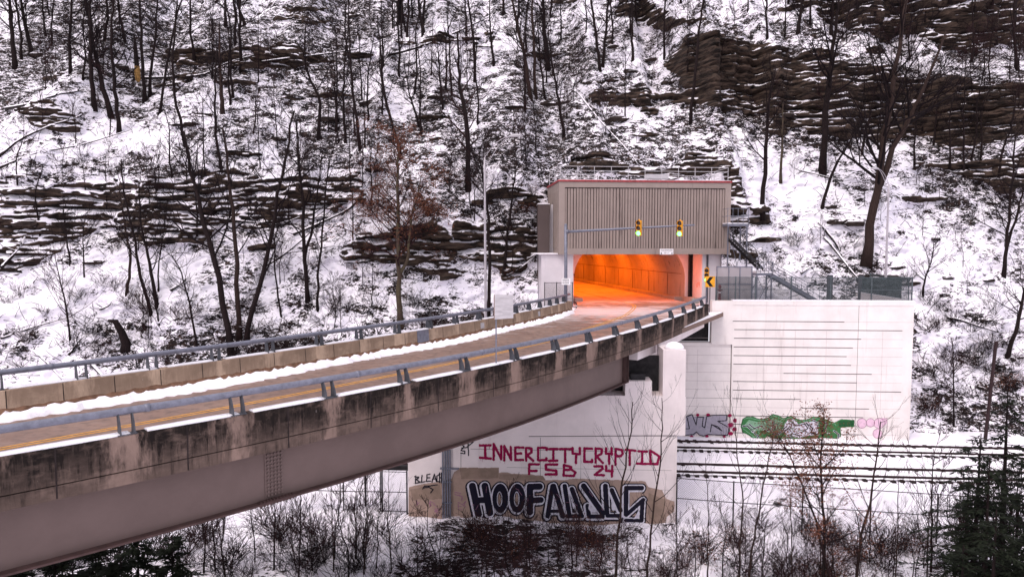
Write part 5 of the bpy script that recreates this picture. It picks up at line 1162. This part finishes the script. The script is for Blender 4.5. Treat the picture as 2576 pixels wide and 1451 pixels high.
# prototypes for filler trees, shared mesh data
def proto(kind, seed):
    random.seed(seed); root = None
    if kind == 'tall': P = [(0, 0, 0), (rnd(-.4, .4), 0, 3), (rnd(-.8, .8), 0, 7), (rnd(-1.2, 1.2), 0, 11)]; o = tree('bare_tree', P, rnd(.09, .16), 'x', limbs=13, tstart=.22, Lf=.31, kids=4)
    elif kind == 'sap': P = [(0, 0, 0), (rnd(-.2, .2), 0, 1.5), (rnd(-.5, .5), 0, 3.2), (rnd(-.6, .6), 0, 5)]; o = tree('bare_sapling', P, .05, 'x', limbs=14, tstart=.15, Lf=.42, up=.16, spread=.6, kids=4, twig='twig2', tmin=.010)
    else:
        o = thing('bare_shrub', (0, 0, 0), 'x', 'shrub'); m = MB()
        for k in range(15 if kind == 'shrub' else 24):
            an = rnd(0, 6.28); d = unit(np.array([math.cos(an)*rnd(.2, 1.), math.sin(an)*rnd(.2, 1.), rnd(.6, 1.3)])); branch(m, np.array([rnd(-.2, .2), rnd(-.2, .2), -.1]), d, rnd(.9, 2.0), .014, 1, .7, .02, 5, 4, None, .2)
        m.build('stems', M['twig2'] if seed % 2 else M['twig'], o)
        if kind == 'leafshrub':
            m2 = MB()
            for k in range(260): c = np.array([rnd(-1, 1), rnd(-1, 1), rnd(.1, 1.5)]); a = unit(np.array([rnd(-1, 1), rnd(-1, 1), rnd(-1, 1)]))*.06; bb = unit(np.array([rnd(-1, 1), rnd(-1, 1), rnd(-1, 1)]))*.04; m2.add([c-a, c+bb, c+a, c-bb], [(0, 1, 2, 3)], True)
            m2.build('dry_leaves', M['leafb'], o)
    return o
protos = {k: [proto(k, 100+i+j*10) for i in range(4)] for j, k in enumerate(('tall', 'sap', 'shrub', 'leafshrub'))}
used = set()
def place(kind, pos, sc, label, group, cat, rz=None):
    src = random.choice(protos[kind])
    if src.name not in used: used.add(src.name); r = src
    else:
        r = src.copy(); col.objects.link(r)
        for c in src.children: d = c.copy(); col.objects.link(d); d.parent = r
    r.location = pos; r.scale = (sc, sc, sc) if cat != 'shrub' else (sc*rnd(.8, 1.9), sc*rnd(.8, 1.6), sc*rnd(.55, 1.1)); r.rotation_euler = (rnd(-.05, .05), rnd(-.08, .08), rnd(0, 6.28) if rz is None else rz); tag(r, label, cat, group)
random.seed(77)
def scatter(kind, n, u0, u1, v0, v1, s0, s1, label, group, cat, avoid=()):
    k = 0; tries = 0
    while k < n and tries < n*20:
        tries += 1; u, v = rnd(u0, u1), rnd(v0, v1)
        if any(a <= u <= b and c <= v <= d for a, b, c, d in avoid): continue
        p = surf(u, v)
        uu, vv = proj(*p)
        if abs(uu-u) > 12 or abs(vv-v) > 12: continue
        if 2.8 < p[0] < 19.5 and p[2] < 10.5: continue
        if 3 < p[0] < 29.5 and p[2] < 0: continue
        place(kind, tuple(p), rnd(s0, s1), label, group, cat); k += 1
clearR = ((1900, 2450, 380, 760), (1780, 2300, 150, 350))
scatter('tall', 30, 0, 1300, -30, 200, .7, 1.25, 'bare dark tree among many on the upper left slope', 'trees crowding the upper left slope', 'tree')
scatter('tall', 22, 450, 1380, 180, 420, .5, 1.0, 'thin bare tree among many on the middle slope', 'thin trees on the middle slope', 'tree')
scatter('tall', 18, 1300, 2000, -30, 200, .6, 1.1, 'bare tree among many high above the portal', 'trees high above the portal', 'tree', clearR)
scatter('tall', 24, 2100, 2620, -40, 170, .6, 1.2, 'dense bare tree in the thicket at the upper right', 'thicket at the upper right', 'tree')
scatter('tall', 12, 2200, 2600, 180, 420, .45, .8, 'thin bare tree before the far right rocks', 'thin trees at the far right', 'tree')
scatter('tall', 10, 0, 950, 420, 700, .35, .65, 'small bare tree along the left rock band', 'small trees along the left rock band', 'tree')
scatter('sap', 60, 0, 1350, 60, 560, .6, 1.25, 'fine-twigged bare sapling on the left slope', 'saplings over the left slope', 'sapling')
scatter('sap', 20, 0, 1330, 560, 860, .45, .9, 'fine-twigged sapling low behind the bridge', 'saplings behind the bridge', 'sapling')
scatter('sap', 24, 1300, 1900, 30, 400, .5, 1.0, 'fine-twigged sapling on the slope above the portal', 'saplings above the portal', 'sapling')
scatter('sap', 36, 1950, 2620, -20, 330, .6, 1.2, 'fine-twigged sapling on the right cliff ledges', 'saplings on the right cliff', 'sapling')
scatter('sap', 18, 1980, 2600, 420, 740, .35, .65, 'small sapling on the open snow at right', 'small saplings at right', 'sapling')
scatter('shrub', 80, 0, 1340, 770, 960, .8, 1.5, 'tangled bare shrub along the foot of the slope behind the bridge', 'shrubs behind the bridge rail', 'shrub')
scatter('shrub', 60, 0, 1340, 420, 790, .5, 1.0, 'low bare shrub on the left snow slope', 'shrubs on the left slope', 'shrub')
scatter('leafshrub', 14, 900, 1350, 430, 720, .6, 1.1, 'brown-leaved shrub around the brown tree', 'brown shrubs near the brown tree', 'shrub')
scatter('leafshrub', 3, 2310, 2600, 930, 1100, .7, 1.2, 'brown-leaved shrub at the foot of the right slope', 'brown shrubs right of the wall', 'shrub')
scatter('shrub', 34, 2305, 2620, 760, 1100, .7, 1.4, 'bare shrub right of the retaining wall', 'shrubs right of the wall', 'shrub')
scatter('shrub', 26, 1900, 2300, 600, 745, .5, .9, 'bare shrub on the snow behind the wall fence', 'shrubs behind the wall fence', 'shrub')
MINR[0] = .004
# foreground saplings and brush on the valley floor
def vpos(u, v): p = atz(u, v, ZG-.4); return np.array([p[0], p[1], gz(p[0], p[1])])
def fore(pxs, base_v, wpx, lab, **kw):
    p = vpos(pxs[0][0], base_v); P = [p]+[aty(u, v, p[1]) for u, v in pxs[1:]]; tree(kw.pop('name', 'bare_sapling'), P, wpx/2*p[1]/FP, lab, **kw)
F0 = dict(limbs=15, tstart=.2, Lf=.34, up=.18, spread=.5, kids=3, tmin=.004, bark='bark2')
fore([(1546,0),(1556,1336),(1569,1185),(1590,1090),(1592,1010)], 1470, 7, 'grey sapling crossing the right half of the pier graffiti', **F0)
fore([(1628,0),(1636,1336),(1659,1185),(1668,1080),(1665,1000)], 1470, 6, 'grey sapling at the right edge of the pier face', **F0)
fore([(1856,0),(1866,1300),(1870,1225),(1850,1120),(1845,1040)], 1490, 5, 'thin sapling in the snow, left of the two near the wall', **F0)
fore([(1880,0),(1900,1330),(1911,1277),(1935,1150),(1950,1070)], 1490, 6, 'thin sapling in the snow, right of the two near the wall', **F0)
fore([(2149,0),(2160,1380),(2194,1243),(2205,1130),(2215,1060)], 1490, 8, 'leaning bare tree below the right end of the wall', **F0)
fore([(2073,0),(2073,1380),(2073,1295),(2063,1156),(2070,1070)], 1500, 10, 'dark tree with rusty foliage in front of the retaining wall', name='rusty_tree', limbs=20, tstart=.28, Lf=.30, up=.02, spread=.9, kids=4, leafy='leafb', nleaf=5, leafsize=.05)
fore([(2095,0),(2060,1330),(2020,1220),(1985,1140),(1960,1100)], 1505, 6, 'rusty many-twigged tree leaning left across the tracks', name='rusty_tree', limbs=26, tstart=.35, Lf=.30, up=.0, spread=1.0, kids=5, leafy='leafb', nleaf=2, leafsize=.04, twig='twig2', tmin=.008)
for u, v0, u1, v1, w_, lab in ((840,1480,832,1215,4,'thin sapling under the girder, left of three'),(915,1480,925,1190,4,'thin sapling under the girder, middle of three'),(985,1460,978,1170,4,'thin sapling by the chain link gate'),(745,1480,735,1260,3,'short sapling under the girder splice'),
                               (2250,1490,2260,1180,4,'slender sapling right of the rusty tree'),(2330,1490,2345,1200,4,'slender sapling near the dark evergreens'),(1780,1480,1775,1150,4,'slim sapling beside the pier corner'),(1990,1500,1985,1200,4,'slender sapling left of the rusty tree')):
    fore([(u, 0), ((u+u1)/2+rnd(-6, 6), (v0+v1)/2), (u1, v1)], v0, w_, lab, **F0)
random.seed(5)
def fscatter(kind, n, u0, u1, v0, v1, s0, s1, label, group, cat):
    for _ in range(n):
        p = vpos(rnd(u0, u1), rnd(v0, v1)); place(kind, tuple(p), rnd(s0, s1), label, group, cat)
fscatter('shrub', 60, 1000, 2400, 1345, 1500, .55, 1.0, 'tangled bare shrub in front of the pier and fence', 'brush in the foreground', 'shrub')
fscatter('leafshrub', 8, 1150, 1600, 1350, 1440, .5, .9, 'brown brush at the foot of the pier', 'brown brush at the pier foot', 'shrub')
fscatter('leafshrub', 12, 1650, 2350, 1380, 1470, .5, .9, 'brown-leaved brush in front of the thin fence', 'brown brush by the thin fence', 'shrub')
fscatter('shrub', 46, 480, 1000, 1350, 1520, .6, 1.1, 'bare shrub in the snow under the bridge girder', 'brush under the girder', 'shrub')
fscatter('sap', 55, 1000, 2400, 1430, 1560, .4, .7, 'fine-twigged sapling at the lower edge', 'saplings at the lower edge', 'sapling')
# evergreens
def conifer(pos, H, label, group=None, wd=.28, seed=1, dens=1.):
    random.seed(seed); root = thing('evergreen_tree', tuple(pos), label, 'evergreen', group); m = MB(); p = np.array(pos)
    m.tube([p-np.array([0, 0, .4]), p+np.array([rnd(-.1, .1), 0, H])], [H*.016+.03, .015], 7); m.build('trunk', M['bark'], root); m = MB(); m.mi = 0; nb = int(H*10*dens)
    for k in range(nb):
        t = .06 + .93*k/nb; z = H*t; L = H*wd*(1-t)**.8*rnd(.3, 1.3)+.12; an = rnd(0, 6.28); d = np.array([math.cos(an), math.sin(an), rnd(-.1, .25)]); pts = []
        for s in range(5): f = s/4; pts.append(p + np.array([0, 0, z]) + d*L*f + np.array([0, 0, -.34*L*f*f]))
        m.mi = 0; m.tube(pts, [.02, .016, .012, .009, .005], 3, False); m.mi = 1
        for s in range(int(L*26*dens)+6):
            f = rnd(.15, 1.02); i = min(int(f*4), 3); c = pts[i]+(pts[min(i+1, 4)]-pts[i])*(f*4-i); side = np.array([-d[1], d[0], 0])*rnd(-1, 1); v = unit(side + d*.6 + np.array([0, 0, rnd(-.35, .1)]))*rnd(.14, .40)
            wv_ = unit(np.cross(v, np.array([rnd(-.3, .3), rnd(-.3, .3), 1])))*.035; m.add([c-wv_*.4, c+v*.5-wv_, c+v, c+v*.5+wv_], [(0, 1, 2, 3)], True)
            v2 = unit(v + np.array([rnd(-.5, .5), rnd(-.5, .5), -.25]))*rnd(.08, .2); m.add([c+v*.4, c+v*.4+v2*.5-wv_*.7, c+v*.4+v2, c+v*.4+v2*.5+wv_*.7], [(0, 1, 2, 3)], True)
    m.build('crown', [M['twig'], M['needle']], root); return root
def con_px(u, vtop, Y, lab, wd, seed, group=None, dens=1.):
    t = aty(u, vtop, Y); g_ = gz(t[0], Y); conifer((t[0], Y, g_), t[2]-g_, lab, group, wd, seed, dens)
con_px(2540, 985, 27, 'tallest dark evergreen at the lower right corner', .30, 1)
con_px(2462, 1090, 25, 'dark evergreen left of the tallest one at the lower right', .34, 2)
con_px(2600, 1120, 23.5, 'dark evergreen cut by the right frame edge', .34, 3)
#con_px(2400, 1290, 23.5, 'low dark evergreen leftmost of the lower right group', .40, 4)
con_px(2505, 1280, 21.5, 'low dark evergreen in front at the lower right', .42, 5)
for k, (u, v, Y) in enumerate(((40, 1395, 20), (140, 1372, 21), (240, 1345, 22), (340, 1335, 23.5), (430, 1345, 24.5), (-40, 1420, 19), (300, 1400, 19.5), (180, 1425, 18.5))):
    con_px(u, v, Y, 'dark evergreen top in the shade below the girder', .55, 20+k, 'evergreens under the girder', 1.9)
random.seed(9)
for k, (u, v, Y, wd_) in enumerate(((2440, 1190, 29, .36), (2490, 1150, 24, .3), (2560, 1230, 25.5, .4), (2425, 1370, 22, .5), (2590, 1340, 21, .5))):
    con_px(u, v, Y, 'loose dark evergreen in the thicket at the lower right', wd_, 60+k, 'evergreens in the lower right thicket')
fscatter('shrub', 22, 60, 600, 1400, 1500, .8, 1.2, 'dark shrub in the shade below the girder', 'undergrowth in the shade of the girder', 'shrub')
fscatter('sap', 14, 2330, 2576, 1400, 1520, .7, 1.2, 'bare sapling among the lower right evergreens', 'saplings among the evergreens', 'sapling')
fscatter('sap', 14, 450, 1000, 1420, 1540, .5, .9, 'bare sapling below the bridge girder', 'saplings below the girder', 'sapling')
# ------------------------------------------------------------------ FALLEN LOGS, SLABS, LITTER
LOGS = [([(0,400),(60,345),(150,310),(215,295)],6,'long snow-topped fallen trunk at the left edge'),([(0,430),(90,385),(200,370),(330,330)],5,'second snow-topped fallen trunk at the left edge'),([(20,275),(100,265),(160,235),(215,232)],6,'dark arching fallen trunk, upper left'),
 ([(360,200),(440,198),(520,193),(560,165),(640,140)],6,'horizontal fallen trunk, upper left centre'),([(740,595),(810,560),(890,530),(920,470),(935,430)],6,'pale snow-covered crooked trunk above the Y-forked tree'),([(520,548),(620,560),(700,575),(765,545)],5,'sagging snow-topped branch across the left rock band'),
 ([(0,855),(90,825),(180,802)],5,'long thin fallen branch on the lower left snow'),([(175,895),(200,860),(215,845)],5,'short dark fallen log on the lower left snow'),([(90,885),(125,920),(160,960)],6,'dark log sloping down behind the left bridge rail'),([(225,905),(260,945),(275,970)],9,'thick snow-capped log behind the left bridge rail'),
 ([(430,730),(460,718),(480,700)],6,'short log on open snow left of the thick leaning trunk'),([(250,783),(285,768)],5,'small snow-topped log, lower left'),([(0,680),(30,650),(70,600)],7,'snow-topped log leaning at the left edge'),
 ([(1450,230),(1500,300),(1560,360),(1610,420)],3,'long pale trunk slanting down to the portal roof'),([(2075,600),(2120,660),(2160,710),(2180,735)],5,'fallen branch pair sloping to the dark screen'),([(2060,560),(2100,620),(2120,650)],6,'fallen dark branch right of the stairs'),
 ([(2385,800),(2440,818),(2510,842)],6,'long fallen branch above the timber post'),([(1280,695),(1320,672),(1345,650)],4,'thin log left of the pylon'),([(1190,645),(1165,665),(1148,680)],4,'small branch under the striped rocks'),([(2010,690),(2045,672)],5,'short log on the snow behind the fence'),([(2010,430),(2120,460)],3,'thin branch below the cliff tree'),
 ([(660,160),(760,145),(900,130),(1010,85)],5,'long fallen trunk running up right, top centre'),([(980,140),(1080,115),(1180,70),(1230,45)],6,'dark fallen trunk on the top centre ledge'),([(560,850),(600,835),(640,820)],6,'log between the three trunks behind the rail')]
for px, wpx, lab in LOGS:
    P = []; 
    for a, b in zip(px[:-1], px[1:]):
        for k in range(3): P.append(surf(a[0]+(b[0]-a[0])*k/3, a[1]+(b[1]-a[1])*k/3))
    P.append(surf(*px[-1])); P = [p+np.array([0, -.12, .12]) for p in P]; r_ = wpx/2*P[0][1]/FP*1.35
    for _ in range(2): P = [P[0]]+[(P[i-1]+P[i]*2+P[i+1])/4 for i in range(1, len(P)-1)]+[P[-1]]
    m = MB(); m.tube(P, [r_*(1-.6*k/(len(P)-1)) for k in range(len(P))], 8)
    for k in range(5): q = P[random.randrange(len(P))]; d = unit(np.array([rnd(-1, 1), rnd(-.6, .1), rnd(0, 1)])); m.tube([q, q+d*rnd(.4, 1.3)], [r_*.35, .01], 4)
    tag(m.build('fallen_log', M['log'], None, True), lab, 'log')
def slab_rock(pos, s, seed):
    r_ = np.random.default_rng(seed); m = MB(); n_ = 9; vs = []
    for lay, (z, k) in enumerate(((-.5, .9), (-.1, 1.1), (.16, 1.0), (.22, .75))):
        for i in range(n_): a = 2*math.pi*i/n_; rr3 = k*(.8+.4*r_.random()) if lay < 2 else k*(.85+.2*r_.random()); vs.append((pos[0]+math.cos(a)*rr3*s, pos[1]+math.sin(a)*rr3*s*.7, pos[2]+z*s*.8))
    m.add(vs, [(l*n_+i, l*n_+(i+1) % n_, (l+1)*n_+(i+1) % n_, (l+1)*n_+i) for l in range(3) for i in range(n_)]+[tuple(range(3*n_, 4*n_))], True); return m
BO = [(2110,555,.9),(2145,562,.8),(2385,700,.5),(2490,705,.5),(2480,800,.5),(2260,668,.6),(2090,520,.6),(230,660,.7),(250,655,.6),(820,300,.9),(930,260,1.0),(1090,245,.9),(1375,262,1.1),(1400,262,.9),(1555,300,1.0),(1540,120,.9),(100,140,1.0),(300,165,1.0),(900,40,.9),(1980,290,.8),(2350,600,.5),(60,560,.9),(1830,420,.9),(1300,560,.8),(1100,350,.7),(700,350,.7),(1590,180,.8),(1680,210,.7),(1640,150,.8)]
for k, (u, v, s) in enumerate(BO):
    p = surf(u, v); tag(slab_rock(p, s, k).build('rock_slab', M['rockm'], None), 'dark snow-topped rock slab jutting from the slope', 'rock', 'rock slabs jutting from the snow')
# loose sticks scattered over the snow
m = MB()
for k in range(9000):
    i = random.randrange(5, nr-60); j_ = random.randrange(60, nc-60); u, v = U[i, j_], V[i, j_]
    if not (-60 < u < 2640 and -60 < v < 1120) or (2.6 < XX[i, j_] < 29.5 and ZZ[i, j_] < .2) or (2.6 < XX[i, j_] < 19.3 and ZZ[i, j_] < 10): continue
    p = np.array([XX[i, j_], HY[i, j_]-.05, ZZ[i, j_]+.03]); d = unit(np.array([rnd(-1, 1), rnd(-.35, .1), rnd(-.2, .75)])); L_ = rnd(.3, 1.5); mid = p+d*L_*.5+np.array([rnd(-.08, .08), -.03, rnd(-.05, .12)]); m.tube([p, mid, p+d*L_], [.028, .022, .012], 3, False)
tag(m.build('fallen_twigs', M['twig'], None), kind='stuff')
m = MB()
for k in range(2600):
    x, y = rnd(-14, 24), rnd(26, 36.5); p = np.array([x, y, gz(x, y)]); 
    if abs(y-35.2) < 2.2 and -6 < x < 9.5: continue
    d = unit(np.array([rnd(-1, 1), rnd(-1, 1), rnd(.0, 1.1)])); L_ = rnd(.2, .9); m.tube([p, p+d*L_*.5+np.array([0, 0, .04]), p+d*L_], [.008, .006, .003], 3, False)
tag(m.build('dry_weeds', M['twig2'], None), kind='stuff')
